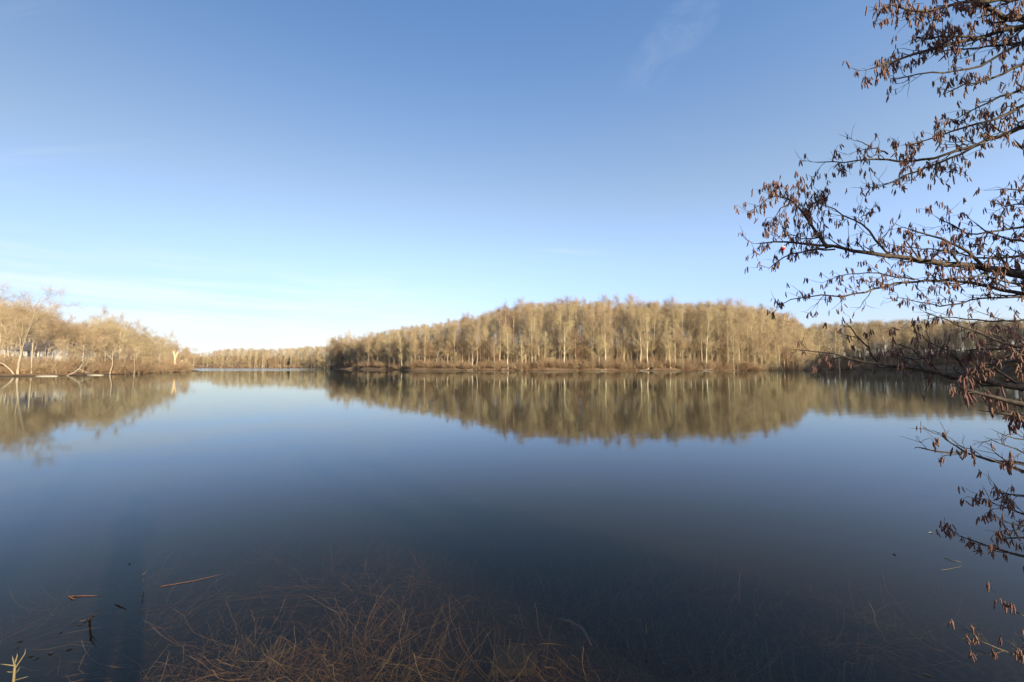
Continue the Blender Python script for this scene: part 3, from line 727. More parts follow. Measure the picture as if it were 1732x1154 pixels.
# ---------------------------------------------------------------- shoreline odds and ends
def lump(name, px, Y, sx, sy, sz, m, label, cat, z=0.0, seed=0, kind=None, rough=0.1):
    V, Q, T = blob(np.random.default_rng(seed), (0, 0, 0), (sx, sy, sz), 14, 8, rough)
    mb = MB(); mb.raw(V, Q, T); o = mb.build(name, m); o.location = (AX(px, Y), Y, z); tag(o, label, cat, kind=kind); return o
lump('silt_bank', 82, 82.2, 2.0, 1.1, 0.20, M_sand, 'pale silt bank in the water left of the fallen log', 'bank', 0.02, 1, rough=0.06)
lump('silt_bank', 163, 91.5, 1.8, 1.0, 0.18, M_sand, 'smaller pale silt bank left of the twin-stemmed tree', 'bank', 0.02, 2, rough=0.06)
for i, (px, Y, w_, lb) in enumerate(((1020, 177.2, 3.0, 'grey log lying at the waterline right of the low evergreen bush'), (1088, 176.5, 3.6, 'pale log lying at the waterline left of the root tangle'),
                                 (795, 187, 2.2, 'short pale log at the waterline below the rising treeline'), (1195, 176.5, 3.5, 'long grey log at the waterline under the sunlit right woods'))):
    x = AX(px, Y); w_ *= 0.55; q = np.array([(-w_, 0, 0), (-w_ * .3, .15, .12), (w_ * .4, -.1, .18), (w_, .1, .34)])
    root = empty('fallen_log', (x, Y, 0.08)); tag(root, lb, 'log', 'logs along the far waterline')
    mb = MB(); mb.tubes(q, [0.16, 0.15, 0.12, 0.08], 7, tip=False); mb.build('trunk', M_log, root)
    mb = MB(); mb.tubes([q[2], q[2] + (0.5, 0, 0.5), q[2] + (0.8, 0.1, 1.1)], [0.1, 0.07, 0.03], 5); mb.build('limb', M_log, root)
rg = np.random.default_rng(8)
rt = MB()
for i in range(34):
    a = rg.uniform(0, 6.28); d = np.array((math.cos(a), 0.3 * math.sin(a), abs(math.sin(a)) * 0.9)); p0 = d * 0.3
    rt.tubes([p0, p0 + d * 0.8 + rg.normal(0, .15, 3), p0 + d * rg.uniform(1.0, 1.7) + rg.normal(0, .3, 3)], [0.14, 0.09, 0.03], 5)
V, Q, T = blob(rg, (0, 0, 0.4), (1.0, 0.4, 0.8), 12, 8, 0.15); rt.raw(V, Q, T)
o = rt.build('root_tangle', M_darkbark); o.location = (AX(1105, 177.3), 177.3, 0.1); tag(o, 'dark upturned root tangle at the waterline of the sunlit woods', 'roots')

# ---------------------------------------------------------------- the house among the left bank trees
hx, hy = AX(91, 106), 106.0; hz_ = gz(hx, hy)
hz_ = min(hz_, P(91, 577, 106)[2] - 7.2)
house = empty('white_house', (hx, hy, hz_ - 0.3), R_(-12)); tag(house, 'white two-storey house with brown roof half hidden by bare trees', 'house')
W2, D2, EH = 6.6, 4.2, 5.2
mb = MB(); mb.box((-W2, -D2, 0), (W2, D2, EH)); V = [(-W2, -D2, EH), (-W2, D2, EH), (-W2, 0, EH + 2.3), (W2, -D2, EH), (W2, D2, EH), (W2, 0, EH + 2.3)]
mb.raw(V, T=[(0, 2, 1), (3, 4, 5)]); mb.build('wall', M_white, house, smooth=False)
for z in np.arange(0.3, EH, 0.32):
    mb = MB(); mb.box((-W2 - 0.02, -D2 - 0.035, z), (W2 + 0.02, -D2 - 0.004, z + 0.29)); o = mb.build('siding_board', M_white, house, smooth=False)
def slab(pa, pb, pc, pd, th):
    v = np.array((pa, pb, pc, pd), float); n = norm(np.cross(v[1] - v[0], v[3] - v[0])); return np.concatenate((v, v + n * th)), [(3, 2, 1, 0), (4, 5, 6, 7), (0, 1, 5, 4), (1, 2, 6, 5), (2, 3, 7, 6), (3, 0, 4, 7)]
rf = None
for s_ in (-1, 1):
    a_, b_, c_, d_ = (-W2 - .4, s_ * (D2 + .5), EH - .27), (W2 + .4, s_ * (D2 + .5), EH - .27), (W2 + .4, 0, EH + 2.32), (-W2 - .4, 0, EH + 2.32)
    V, Q = slab(*((a_, b_, c_, d_) if s_ < 0 else (b_, a_, d_, c_)), 0.16); mb = MB(); mb.raw(V, Q); o = mb.build('roof', M_roof, house, smooth=False)
    rf = rf or o
mb = MB(); mb.box((2.5, -.4, EH + 1.2), (3.3, .4, EH + 3.3)); mb.build('chimney', M_brick, rf, smooth=False)
for zc in (1.1, 3.5):
    for xc in (-5.2, -3.0, -0.8, 1.6, 4.6):
        if zc < 2 and xc == -0.8: continue
        wn = empty('window', (xc, -D2, zc)); wn.parent = house
        mb = MB(); f = 0.09
        for a_, b_ in (((-.5, -.09, 0), (.5, -.035, f)), ((-.5, -.09, 1.35), (.5, -.035, 1.35 + f)), ((-.5, -.09, f), (-.5 + f, -.035, 1.35)), ((.5 - f, -.09, f), (.5, -.035, 1.35)), ((-.5 + f, -.085, .66), (.5 - f, -.04, .72))): mb.box(a_, b_)
        mb.build('frame', M_white, wn, smooth=False)
        mb = MB(); mb.box((-.5 + f, -.06, f), (.5 - f, -.038, 1.35)); mb.build('pane', M_glass, wn, smooth=False)
dr = MB(); dr.box((-1.25, -D2 - .08, 0.3), (-.35, -D2 - .037, 2.4)); dro = dr.build('door', M_roof, house, smooth=False)
V, Q, T = blob(rg, (-.48, -D2 - .11, 1.35), (.04, .04, .04), 8, 6, 0); mb = MB(); mb.raw(V, Q, T); mb.build('handle', M_stone, dro)

# ---------------------------------------------------------------- weeds under the water
rg = np.random.default_rng(21)
def weed_field(n, cx, cy, sx, sy, L, up, name, m, label, r=(0.0034, 0.0013), K=8, bend=0.27, seed=0):
    ncl = max(3, n // 16); cc = np.stack((rg.normal(cx, sx, ncl), rg.normal(cy, sy, ncl)), 1); ci = rg.integers(0, ncl, n); caz = rg.normal(2.2, 0.9, ncl)
    pos = cc[ci] + rg.normal(0, 0.15, (n, 2))
    dd = sdist(pos[:, 0], pos[:, 1]); ok = dd < -0.15; pos = pos[ok]; n = len(pos); z = height(pos[:, 0], pos[:, 1], dd[ok])
    p = np.concatenate((pos, z[:, None]), 1); a = caz[ci][ok] + rg.normal(0, 0.75, n)
    d = norm(np.stack((np.cos(a), np.sin(a), np.full(n, up * 0.45) * rg.random(n)), 1)); ln = L * (0.35 + 1.0 * rg.random((n, 1)) ** 1.6)
    pts = [p]
    for k in range(K - 1):
        q = pts[-1] + d * ln / (K - 1)
        bedz = height(q[:, 0], q[:, 1]); q[:, 2] = np.clip(q[:, 2], bedz + 0.01, -0.05)
        pts.append(q); d = norm(d + rg.normal(0, bend, d.shape) * (1, 1, .6))
    Pp = np.stack(pts, 1); rr = np.linspace(1, 0.4, K)[None] * (r[1] + (r[0] - r[1]) * rg.random((n, 1)))
    return Pp, rr
def clump(specs, name, m, label):
    mb = MB()
    for s_ in specs:
        Pp, rr = weed_field(int(s_[0] * 1.05), *s_[1:], name, m, label)
        if len(Pp): mb.tubes(Pp, rr, 3)
    o = mb.build(name, m); tag(o, label, kind='stuff'); return o
def wp(px, py): q = PW(px, py, -0.2); return q[0], q[1]
sp_ = []
for px, py, n, s1, s2, L, up in ((430, 1120, 380, .26, .18, .30, 1.4), (560, 1080, 220, .5, .4, .45, 1.0), (680, 1010, 300, .9, .6, .5, .9), (1020, 1040, 420, .6, .45, .45, 1.4), (1150, 1130, 380, .5, .3, .5, .9),
                              (780, 920, 260, 1.5, .8, .55, .9), (980, 950, 260, 1.2, .7, .55, .9), (640, 1130, 180, .5, .3, .5, .9), (330, 1040, 120, .7, .5, .5, .9), (900, 1130, 110, .5, .25, .5, .8), (1400, 1080, 170, .9, .5, .6, .7),
                              (500, 940, 160, 1.4, .8, .6, .9), (1300, 980, 170, 1.2, .7, .6, .8), (1560, 960, 110, .8, .5, .6, .8), (180, 980, 60, .9, .6, .5, .8), (650, 860, 160, 2.0, .8, .6, 1.3), (950, 880, 160, 1.8, .8, .6, 1.2), (350, 900, 110, 1.6, .8, .6, 1.1), (1250, 900, 110, 1.4, .7, .6, 1.0)):
    x, y = wp(px, py); sp_.append((n, x, y, s1, s2, L, up))
clump(sp_, 'submerged_weeds', M_weed, 'tangled red-brown dead weed stems under the shallow water')
sp_ = []
for px, py, n, s1, s2, L, up in ((1060, 1040, 150, .5, .3, .5, 1.2), (450, 1110, 110, .4, .25, .4, 1.4), (1150, 1120, 130, .5, .3, .5, 1.0), (700, 1090, 90, .7, .35, .6, 1.0), (850, 1140, 60, .5, .2, .6, 1.0), (1600, 950, 40, .5, .4, .5, .9), (1450, 1060, 60, .8, .4, .6, .9)):
    x, y = wp(px, py); sp_.append((n, x, y, s1, s2, L, up))
clump(sp_, 'submerged_straw', M_weedpale, 'scattered pale straw-like stems under the shallow water')
# slab showing through on the bottom
x, y = wp(862, 1085)
V, Q, T = blob(np.random.default_rng(4), (0, 0, 0), (0.20, 0.15, 0.05), 10, 6, 0.05); mb = MB(); mb.raw(np.sign(V) * np.abs(V) ** 0.8 * 1.0, Q, T)
mb = MB(); mb.raw([(-.17, -.15, 0), (.19, -.13, 0), (.22, .05, 0), (.10, .17, 0), (-.12, .18, 0), (-.15, -.14, .05), (.17, -.12, .05), (.20, .04, .05), (.09, .15, .05), (-.11, .16, .05)],
              Q=[(0, 1, 6, 5), (1, 2, 7, 6), (2, 3, 8, 7), (3, 4, 9, 8), (4, 0, 5, 9), (5, 6, 7, 8)], T=[(5, 8, 9)])
o = mb.build('sunken_slab', M_slab, smooth=False); o.location = (x, y, gz(x, y) + 0.06); tag(o, 'flat olive-brown stone slab on the lake bottom among the weeds', 'stone')
# curved amber stick under water
q = [PW(944, 1048, -0.14), PW(965, 1052, -0.13), PW(985, 1064, -0.12), PW(994, 1080, -0.12), PW(1000, 1092, -0.13)]
mb = MB(); b0 = np.array(q[0]); mb.tubes(np.array(q) - b0, [0.011, 0.012, 0.013, 0.012, 0.006], 7, tip=False); o = mb.build('sunken_stick', M_reed); o.location = b0; tag(o, 'short curved amber stick just under the water right of the slab', 'stick')

# floating and emergent reeds
def reed(pts, r, m, label, name='floating_reed', extra=()):
    root = empty(name, pts[0]); tag(root, label, 'reed'); b0 = np.array(pts[0])
    mb = MB(); mb.tubes(np.array(pts) - b0, np.linspace(r[0], r[1], len(pts)), 6); mb.build('stem', m, root)
    for pp, rr, mm in extra: mb = MB(); mb.tubes(np.array(pp) - b0, np.linspace(rr[0], rr[1], len(pp)), 5); mb.build('blade', mm, root)
reed([PW(116, 1009, .004), PW(130, 1008, .006), PW(150, 1007.5, .006), PW(178, 1008, .003)], (.005, .0015), M_reed, 'orange reed piece lying flat on the water at left', extra=[([PW(117, 1009, .004), PW(122, 1012, .008), PW(128, 1014, .004)], (.006, .002), M_reed)])
reed([PW(150, 1048, -.02), P(156, 1043, 3.38), P(167, 1035, 3.36)], (.008, .004), M_reed, 'broken orange reed poking up out of the water at lower left', name='broken_reed',
     extra=[([PW(150, 1048, .0), PW(138, 1050, .02), PW(122, 1055, .004)], (.005, .002), M_leaf), ([P(154, 1046, 3.4), P(160, 1042, 3.4), P(168, 1039, 3.38)], (.004, .002), M_straw)])
reed([PW(272, 992, .003), PW(295, 988, .006), PW(330, 982, .006), PW(360, 975, .003), PW(392, 967, -.01)], (.0024, .0008), M_reed, 'long thin orange stalk floating right of the shadow')
reed([PW(243, 1004, -.02), P(242.5, 985, 3.9), P(240, 970, 3.88)], (.003, .0015), M_leaf, 'thin dark stem sticking up in the photographer shadow', name='thin_stem', extra=[([P(241, 972, 3.88), P(245, 969, 3.88), P(248, 966, 3.88)], (.002, .001), M_weed)])
reed([PW(195, 1022, .003), PW(205, 1025, .008), PW(217, 1032, .002)], (.005, .003), M_leaf, 'dark curled reed scrap floating inside the shadow')
reed([PW(1592, 964, .002), PW(1604, 963, .005), PW(1618, 960, .003), PW(1632, 957, .003)], (.0015, .0008), M_straw, 'pale straw floating below the overhanging twigs at right')
reed([PW(1598, 944, .002), PW(1612, 948, .008), PW(1630, 952, .003)], (.003, .0015), M_straw, 'short yellow straw floating at lower right')
reed([PW(1562, 1140, .002), PW(1572, 1143, .006), PW(1582, 1146, .003)], (.004, .002), M_straw, 'tiny pale straw piece floating near the bottom right')
reed([P(1093, 1072, 3.2) * 1.0, P(1093, 1062, 3.2), P(1094, 1052, 3.2)], (.004, .002), M_straw, 'little pale stem tip breaking the surface among the weeds', name='thin_stem')
def leaf(px, py, s, m, label, rz):
    V = [(-1, 0, 0), (-.4, -.4, .05), (.3, -.42, .1), (1, 0, .02), (.3, .42, .12), (-.4, .4, .06), (0, 0, -.02)]
    mb = MB(); V2 = np.array(V) * s; Vb = V2 - (0, 0, 0.0015)
    T = [(0, 1, 6), (1, 2, 6), (2, 3, 6), (3, 4, 6), (4, 5, 6), (5, 0, 6)]; Tb = [(a + 7, c + 7, b + 7) for a, b, c in T]
    mb.raw(np.concatenate((V2, Vb)), T=T + Tb); o = mb.build('fallen_leaf', m); o.location = PW(px, py, .006); o.rotation_euler = (0.1, 0.05, rz); tag(o, label, 'leaf', 'leaves afloat near the bank')
for i, (px, py, s) in enumerate(((35, 1083, .022), (29, 1094, .018), (86, 1104, .022), (117, 1097, .022), (103, 1068, .018), (53, 1108, .022), (62, 1112, .018), (219, 953, .016))):
    leaf(px, py, s, M_leaf, 'small dark curled leaf floating at the lower left by the pale sprig', i * 1.3)
leaf(1574, 901, .03, M_yleaf, 'yellow-green leaf floating left of the lowest right twigs', .4)
leaf(1513, 937, .03, M_leaf, 'brown leaf floating left of the pale straws at right', 1.4)

# dry sprig on the bank, bottom left
root = empty('dry_sprig', P(24, 1190, 2.1)); b0 = np.array(P(24, 1190, 2.1)); tag(root, 'pale dry branching sprig rising at the bottom left corner', 'plant')
def pl(*a): return [np.array(P(x, y, z)) - b0 for x, y, z in a]
mb = MB(); mb.tubes(pl((22, 1190, 2.1), (23, 1154, 2.1), (25, 1130, 2.1), (26, 1118, 2.1)), [.006, .0055, .005, .004], 6); mb.build('stem', M_straw, root)
for pp in ([(25, 1128, 2.1), (22, 1115, 2.1), (20, 1107, 2.1)], [(26, 1120, 2.1), (29, 1110, 2.1), (29.5, 1104, 2.1)], [(26, 1130, 2.1), (34, 1118, 2.1), (42, 1106, 2.1), (44, 1095, 2.1)],
           [(24, 1126, 2.1), (12, 1124.5, 2.08), (-4, 1123, 2.06)], [(24, 1136, 2.1), (17, 1137, 2.08), (11, 1136, 2.06)], [(27, 1150, 2.1), (38, 1147, 2.08), (49, 1144, 2.06)],
           [(25, 1140, 2.1), (31, 1134, 2.12), (34, 1127, 2.12)]):
    q = pl(*pp); mb = MB(); mb.tubes(q, np.linspace(.0032, .0012, len(q)), 5); mb.build('twig', M_straw, root)

# ---------------------------------------------------------------- the alder on the bank, boughs reaching in from the right
rg = np.random.default_rng(77)
TRK = np.array([(4.35, 0.15, 0.0), (4.3, 0.3, 1.0), (4.2, 0.42, 2.2), (4.15, 0.5, 3.4), (4.05, 0.6, 4.6), (4.0, 0.65, 5.9), (3.95, 0.7, 7.4)])
TRK[0, 2] = gz(4.35, 0.15) - 0.3
alder = empty('alder_tree', (4.35, 0.15, gz(4.35, 0.15))); tag(alder, 'catkin-hung alder reaching bare boughs over the water from the right', 'tree')
A0 = np.array(alder.location)
mb = MB(); mb.tubes(TRK - A0, [0.17, 0.12, 0.11, 0.10, 0.085, 0.06, 0.02], 12)
t2 = np.array([(4.4, 0.1, 0.1), (4.7, -0.1, 1.2), (5.0, -0.2, 2.6), (5.2, -0.3, 4.2), (5.3, -0.3, 6.2)]); mb.tubes(t2 - A0, [0.10, 0.085, 0.07, 0.05, 0.015], 10)
mb.build('trunk', M_alder, alder)
BOUGHS = [  # (points px,py ; depth at outer end, depth at frame edge ; radius at frame edge ; tip radius ; catkin density ; twig density)
 ([(1732, 27), (1709, 40), (1690, 26), (1664, 9), (1637, -12)], 1.9, 1.9, .013, .008, 1.3, 1.4),
 ([(1732, -4), (1690, -2), (1640, 6), (1590, 12), (1540, 14), (1498, 6)], 1.75, 1.9, .010, .003, 2.6, 1.8),
 ([(1732, 44), (1682, 54), (1651, 65), (1592, 77), (1547, 86), (1511, 100), (1464, 120)], 1.9, 2.0, .012, .003, 1.7, 1.3),
 ([(1651, 65), (1600, 60), (1560, 72), (1545, 62)], 1.9, 1.95, .006, .002, 1.4, 1.2),
 ([(1732, 70), (1718, 77), (1682, 95), (1651, 119), (1637, 122), (1592, 115), (1556, 122), (1520, 133), (1498, 138)], 2.0, 2.0, .008, .002, .8, .8),
 ([(1732, 72), (1690, 78), (1640, 84), (1590, 90), (1560, 108)], 2.0, 2.05, .006, .002, 1.2, 1.2),
 ([(1732, 106), (1682, 131), (1637, 144), (1592, 167)], 1.9, 1.9, .007, .002, 1.5, .9),
 ([(1732, 150), (1682, 169), (1651, 180), (1601, 207)], 2.1, 2.1, .007, .002, 1.2, 1.0),
 ([(1732, 176), (1682, 203), (1637, 216), (1592, 225), (1547, 243), (1520, 252)], 2.1, 2.1, .008, .002, 1.6, 1.2),
 ([(1732, 214), (1696, 228), (1664, 239), (1628, 255), (1574, 268), (1520, 272), (1475, 266), (1430, 277), (1367, 270)], 2.2, 2.2, .013, .002, 1.3, 1.2),
 ([(1664, 241), (1615, 266), (1547, 293), (1502, 309), (1473, 322)], 2.1, 2.15, .007, .002, 1.7, 1.1),
 ([(1502, 261), (1475, 248), (1446, 236)], 2.2, 2.2, .004, .0015, .4, .7),
 ([(1732, 466), (1682, 455), (1637, 450), (1574, 444), (1520, 437), (1466, 430), (1412, 421), (1367, 412), (1318, 411), (1270, 412)], 2.35, 2.3, .022, .003, 1.3, 1.4),
 ([(1399, 419), (1385, 402), (1372, 383), (1357, 362), (1345, 342), (1313, 331), (1284, 344)], 2.25, 2.3, .009, .002, 3.2, 2.2),
 ([(1385, 402), (1368, 404), (1342, 395), (1325, 408)], 2.3, 2.3, .004, .002, 2.4, 2.0),
 ([(1357, 362), (1375, 350), (1382, 336)], 2.3, 2.3, .004, .002, 2.0, 1.8),
 ([(1345, 342), (1322, 352), (1312, 372)], 2.25, 2.25, .004, .002, 2.0, 1.8),
 ([(1507, 435), (1475, 396), (1457, 374), (1426, 367), (1400, 345), (1375, 344)], 2.4, 2.35, .006, .002, 1.1, 1.3),
 ([(1457, 374), (1464, 352), (1469, 347)], 2.4, 2.4, .003, .0015, 1.0, .8),
 ([(1412, 422), (1345, 427), (1318, 444), (1300, 464)], 2.3, 2.35, .005, .002, .9, .6),
 ([(1732, 435), (1691, 436), (1655, 440), (1610, 425), (1560, 420), (1510, 412)], 2.4, 2.4, .008, .002, 1.1, 1.3),
 ([(1664, 452), (1633, 419), (1592, 401), (1547, 392), (1520, 383)], 2.3, 2.3, .009, .002, 1.1, 1.2),
 ([(1732, 383), (1682, 392), (1637, 396), (1600, 380), (1574, 360)], 2.4, 2.4, .007, .002, 1.2, 1.2),
 ([(1732, 410), (1690, 405), (1650, 380), (1640, 372)], 2.3, 2.3, .006, .002, 1.2, 1.2),
 ([(1732, 345), (1715, 350), (1690, 355), (1665, 345)], 2.3, 2.3, .005, .002, 1.4, 1.2),
 ([(1732, 326), (1709, 318), (1691, 323)], 2.0, 2.0, .004, .002, 1.4, .8),
 ([(1732, 500), (1682, 486), (1615, 473), (1547, 473), (1484, 486), (1444, 504), (1390, 497), (1340, 502), (1322, 514)], 2.4, 2.4, .011, .002, 1.2, 1.2),
 ([(1547, 473), (1500, 468), (1450, 462), (1405, 470)], 2.4, 2.4, .005, .002, 1.6, 1.2),
 ([(1732, 486), (1690, 470), (1650, 466), (1600, 478)], 2.2, 2.2, .006, .002, 1.2, 1.4),
 ([(1732, 503), (1648, 505), (1598, 519), (1560, 512), (1521, 509)], 2.5, 2.5, .006, .002, 1.0, .9),
 ([(1732, 540), (1690, 545), (1640, 540), (1590, 535), (1555, 545)], 2.6, 2.5, .006, .002, 1.0, 1.1),
 ([(1732, 594), (1673, 569), (1619, 549), (1552, 524)], 2.2, 2.1, .007, .002, .8, 1.1),
 ([(1732, 655), (1690, 649), (1648, 642), (1590, 632), (1523, 621), (1482, 615), (1432, 607), (1390, 596), (1340, 586)], 2.1, 1.8, .014, .002, .7, 1.2),
 ([(1486, 614), (1465, 584), (1440, 555), (1432, 538)], 2.1, 2.1, .005, .0015, 1.1, 1.1),
 ([(1590, 632), (1560, 600), (1530, 585), (1500, 578)], 2.0, 1.95, .005, .0015, 1.2, 1.4),
 ([(1640, 641), (1620, 600), (1590, 585), (1560, 570)], 1.9, 1.9, .005, .0015, 1.0, 1.4),
 ([(1732, 605), (1700, 612), (1665, 617), (1640, 625)], 1.7, 1.6, .008, .003, 2.2, 1.8),
 ([(1732, 585), (1690, 590), (1650, 600), (1610, 595)], 1.9, 1.8, .007, .002, 1.5, 1.6),
 ([(1732, 688), (1700, 680), (1669, 671), (1640, 652), (1606, 646)], 1.25, 1.2, .008, .003, 1.6, .8),
 ([(1732, 705), (1710, 700), (1680, 690), (1650, 690)], 1.3, 1.25, .006, .002, 2.2, 1.1),
 ([(1732, 788), (1700, 784), (1669, 778), (1631, 767), (1598, 752), (1577, 725)], 1.7, 1.5, .006, .002, .7, .9),
 ([(1640, 768), (1586, 763), (1555, 757), (1527, 750)], 1.75, 1.7, .004, .0012, .5, .7),
 ([(1732, 738), (1702, 752), (1673, 730)], 1.6, 1.6, .003, .0012, .5, .7),
 ([(1732, 770), (1706, 752), (1680, 735), (1660, 728)], 1.6, 1.6, .003, .0012, .4, .7),
 ([(1732, 800), (1705, 780), (1680, 772), (1640, 776)], 1.35, 1.3, .005, .002, 1.6, .7),
 ([(1732, 838), (1706, 834), (1684, 838), (1667, 824)], 1.8, 1.8, .004, .0015, 1.4, 1.0),
 ([(1732, 870), (1710, 862), (1685, 858), (1656, 852)], 1.8, 1.8, .004, .0015, 1.5, 1.0),
 ([(1732, 890), (1712, 884), (1690, 876)], 1.7, 1.7, .004, .0015, 1.5, .9),
 ([(1732, 942), (1690, 926), (1648, 919), (1607, 903)], 1.9, 1.8, .006, .002, 2.0, 1.0),
 ([(1732, 910), (1712, 905), (1700, 912)], 1.8, 1.8, .004, .002, 1.8, .9),
 ([(1732, 1110), (1700, 1098), (1670, 1088), (1632, 1076)], 1.6, 1.6, .004, .0015, 1.3, .9),
 ([(1732, 1046), (1715, 1034), (1702, 1024)], 1.5, 1.5, .004, .0015, 1.0, .9),
 ([(1732, 262), (1722, 246), (1712, 232), (1696, 226)], 1.1, 1.1, .004, .002, 1.5, .3),
]
CK = []                                       # hanging catkins: x y z length yaw tilt
LB = []
def resample(p, n):
    d = np.concatenate(([0], np.cumsum(np.linalg.norm(np.diff(p, axis=0), axis=1)))); t = np.linspace(0, d[-1], n)
    return np.stack([np.interp(t, d, p[:, i]) for i in range(3)], 1), d[-1]
for pts, zo, ze, re, rt_, cden, tden in BOUGHS:
    n = len(pts); line = [P(x, y, ze + (zo - ze) * i / (n - 1)) for i, (x, y) in enumerate(pts)]
    wobble = rg.normal(0, 0.012, (n, 3)); line = np.array(line) + wobble * np.linspace(0, 1, n)[:, None]
    full = line; radii_edge = 0
    if pts[0][0] >= 1732:                     # continue out of the frame to the trunk
        p0 = line[0]; dirn = norm(line[0] - line[min(2, n - 1)])
        tz = max(0.6, min(7.0, p0[2] - 0.35 + 0.1 * (p0[2] - 2)))
        at = np.array([np.interp(tz, TRK[:, 2], TRK[:, i]) for i in range(3)])
        L0 = np.linalg.norm(at - p0); c1 = p0 + dirn * L0 * 0.33; c2 = at + (p0 - at) * 0.3 + np.array((0, 0, 0.12))
        s = np.linspace(0, 1, 7)[:-1][:, None]
        bz = (1 - s) ** 3 * at + 3 * (1 - s) ** 2 * s * c2 + 3 * (1 - s) * s ** 2 * c1 + s ** 3 * p0
        full = np.concatenate((bz, line)); nb = 6
    else: nb = 0
    rad = np.concatenate((np.linspace(re * 1.7, re, nb, endpoint=False), re + (rt_ - re) * np.linspace(0, 1, n) ** 0.8)) if nb else re + (rt_ - re) * np.linspace(0, 1, n)
    # smooth & subdivide
    dl = np.concatenate(([0], np.cumsum(np.linalg.norm(np.diff(full, axis=0), axis=1)))); NN = max(10, int(dl[-1] / 0.06)); tt = np.linspace(0, dl[-1], NN)
    sm = np.stack([np.interp(tt, dl, full[:, i]) for i in range(3)], 1); rr = np.interp(tt, dl, rad)
    for _ in range(2): sm[1:-1] = (sm[:-2] + 2 * sm[1:-1] + sm[2:]) / 4
    sm[1:-1] += rg.normal(0, 0.0035, sm[1:-1].shape)
    mb = MB(); mb.tubes(sm - A0, rr, 7)
    vis = sm if not nb else sm[int(NN * dl[nb] / dl[-1] * 0.93):]
    rv = rr[-len(vis):]
    L = np.linalg.norm(np.diff(vis, axis=0), axis=1).sum(); scl = (zo + ze) / 2 / 2.2
    ntw = max(3, int(L * 16.5 * tden / max(scl, 0.85)))
    B, BR = grow(rg, vis[None], rv[None], ntw, 0.04, 1.0, 0.75, lambda t: 0.125 * scl * (1.15 - 0.55 * t), up=0.10, K=5, wob=0.22, rf=0.45, rtip=0.5, rmin=0.0016)
    B[:, 1:, 1] = B[:, :1, 1] + (B[:, 1:, 1] - B[:, :1, 1]) * 0.8
    mb.tubes(B - A0, BR, 4)
    C, CR = grow(rg, B, BR, 3, 0.2, 1.0, 0.75, lambda t: 0.075 * scl * (1.1 - 0.3 * t), up=0.05, K=4, wob=0.28, rf=0.7, rtip=0.6, rmin=0.0012)
    mb.tubes(C - A0, CR, 3)
    LB.append((mb, zo, len(BOUGHS)))
    bo = mb.build('bough', M_alder, alder)
    # catkins at twig ends and along the twigs
    ends = np.concatenate((B[:, -1], B[:, 2], C[:, -1], C[:, 1]))
    pr = np.concatenate((np.full(len(B), .8), np.full(len(B), .40), np.full(len(C), .50), np.full(len(C), .2))) * cden * (0.75 if scl < 0.8 else 0.75 if scl < 0.95 else 0.9)
    for e, p_ in zip(ends, pr):
        if rg.random() < p_:
            for _ in range(rg.integers(2, 5)):
                CK.append((bo, *(e + rg.normal(0, 0.004, 3)), rg.uniform(0.022, 0.040), rg.uniform(0, 6.28), abs(rg.normal(0.15, 0.25))))
# catkin meshes
def catkin_arrays(seed):
    r2 = np.random.default_rng(seed); K = 6; t = np.linspace(0, 1, K)
    pts = np.stack((0.10 * np.sin(t * 2.2 + seed) - 0.10 * math.sin(seed), 0.12 * t ** 2 * (1 if seed % 2 else -1), -t), 1)
    mb = MB(); mb.tubes(pts[None], (np.array([0.025, 0.070, 0.088, 0.085, 0.068, 0.0]) * (0.9 + 0.2 * r2.random(6)))[None], 5)
    return np.concatenate(mb.V), np.concatenate(mb.Q), np.concatenate(mb.T)
CV = [catkin_arrays(i) for i in range(6)]
CMESH = []
for V, Q, T in CV:
    ob = mesh_obj('catkin', V, [Q, T], M_catkin, None, True, link=False); CMESH.append(ob.data); bpy.data.objects.remove(ob)
def cmat(c):
    _, x, y, z, L, yaw, tl = c
    return Matrix.Translation((x, y, z)) @ Matrix.Rotation(yaw, 4, 'Z') @ Matrix.Rotation(tl, 4, 'X') @ Matrix.Scale(L, 4)
dist = [math.sqrt(c[1] ** 2 + c[2] ** 2 + (c[3] - 2) ** 2) / c[4] for c in CK]
def seen(c):
    v = np.array(c[1:4]) - (0, 0, CAMZ); return v[1] > 0.3 and abs(v[0] / v[1]) < 1.2 
order = sorted(range(len(CK)), key=lambda i: dist[i] if seen(CK[i]) else 1e6)
mbs = MB()
for rank, i in enumerate(order):
    c = CK[i]; M = cmat(c)
    if rank < 290:
        o = bpy.data.objects.new('catkin', CMESH[i % 6]); COL.objects.link(o); o.parent = c[0]
        o.matrix_local = Matrix.Translation(tuple(-A0)) @ M
    else:
        V, Q, T = CV[i % 6]; m = np.array(M); mbs.raw(V @ m[:3, :3].T + m[:3, 3] - A0, Q, T)
o = mbs.build('catkins', M_catkin, alder); o['kind'] = 'stuff'
print('catkins', len(CK), 'trees+shrubs', NIND[0])

# the red fishing float caught in the long bough
fb = empty('fishing_float', P(1324, 420, 2.22)); tag(fb, 'small red fishing float snagged under the tip of the long bough', 'float')
V, Q, T = blob(rg, (0, 0, 0), (.012, .012, .012), 14, 10, 0); top = V[:, 2].mean()
mb = MB(); V1 = V.copy(); V1[:, 2] = np.minimum(V1[:, 2], 0.003); mb.raw(V1, Q, T); mb.build('lower_half', M_red, fb)
mb = MB(); V1 = V.copy() * 0.97; V1[:, 2] = np.maximum(V1[:, 2], 0.0032); mb.raw(V1, Q, T); mb.build('upper_half', M_floatw, fb)
mb = MB(); mb.tubes([(0, 0, .010), (.002, 0, .022), (.006, 0, .034)], [.0012, .0010, .0006], 5); mb.build('line', M_floatw, fb)

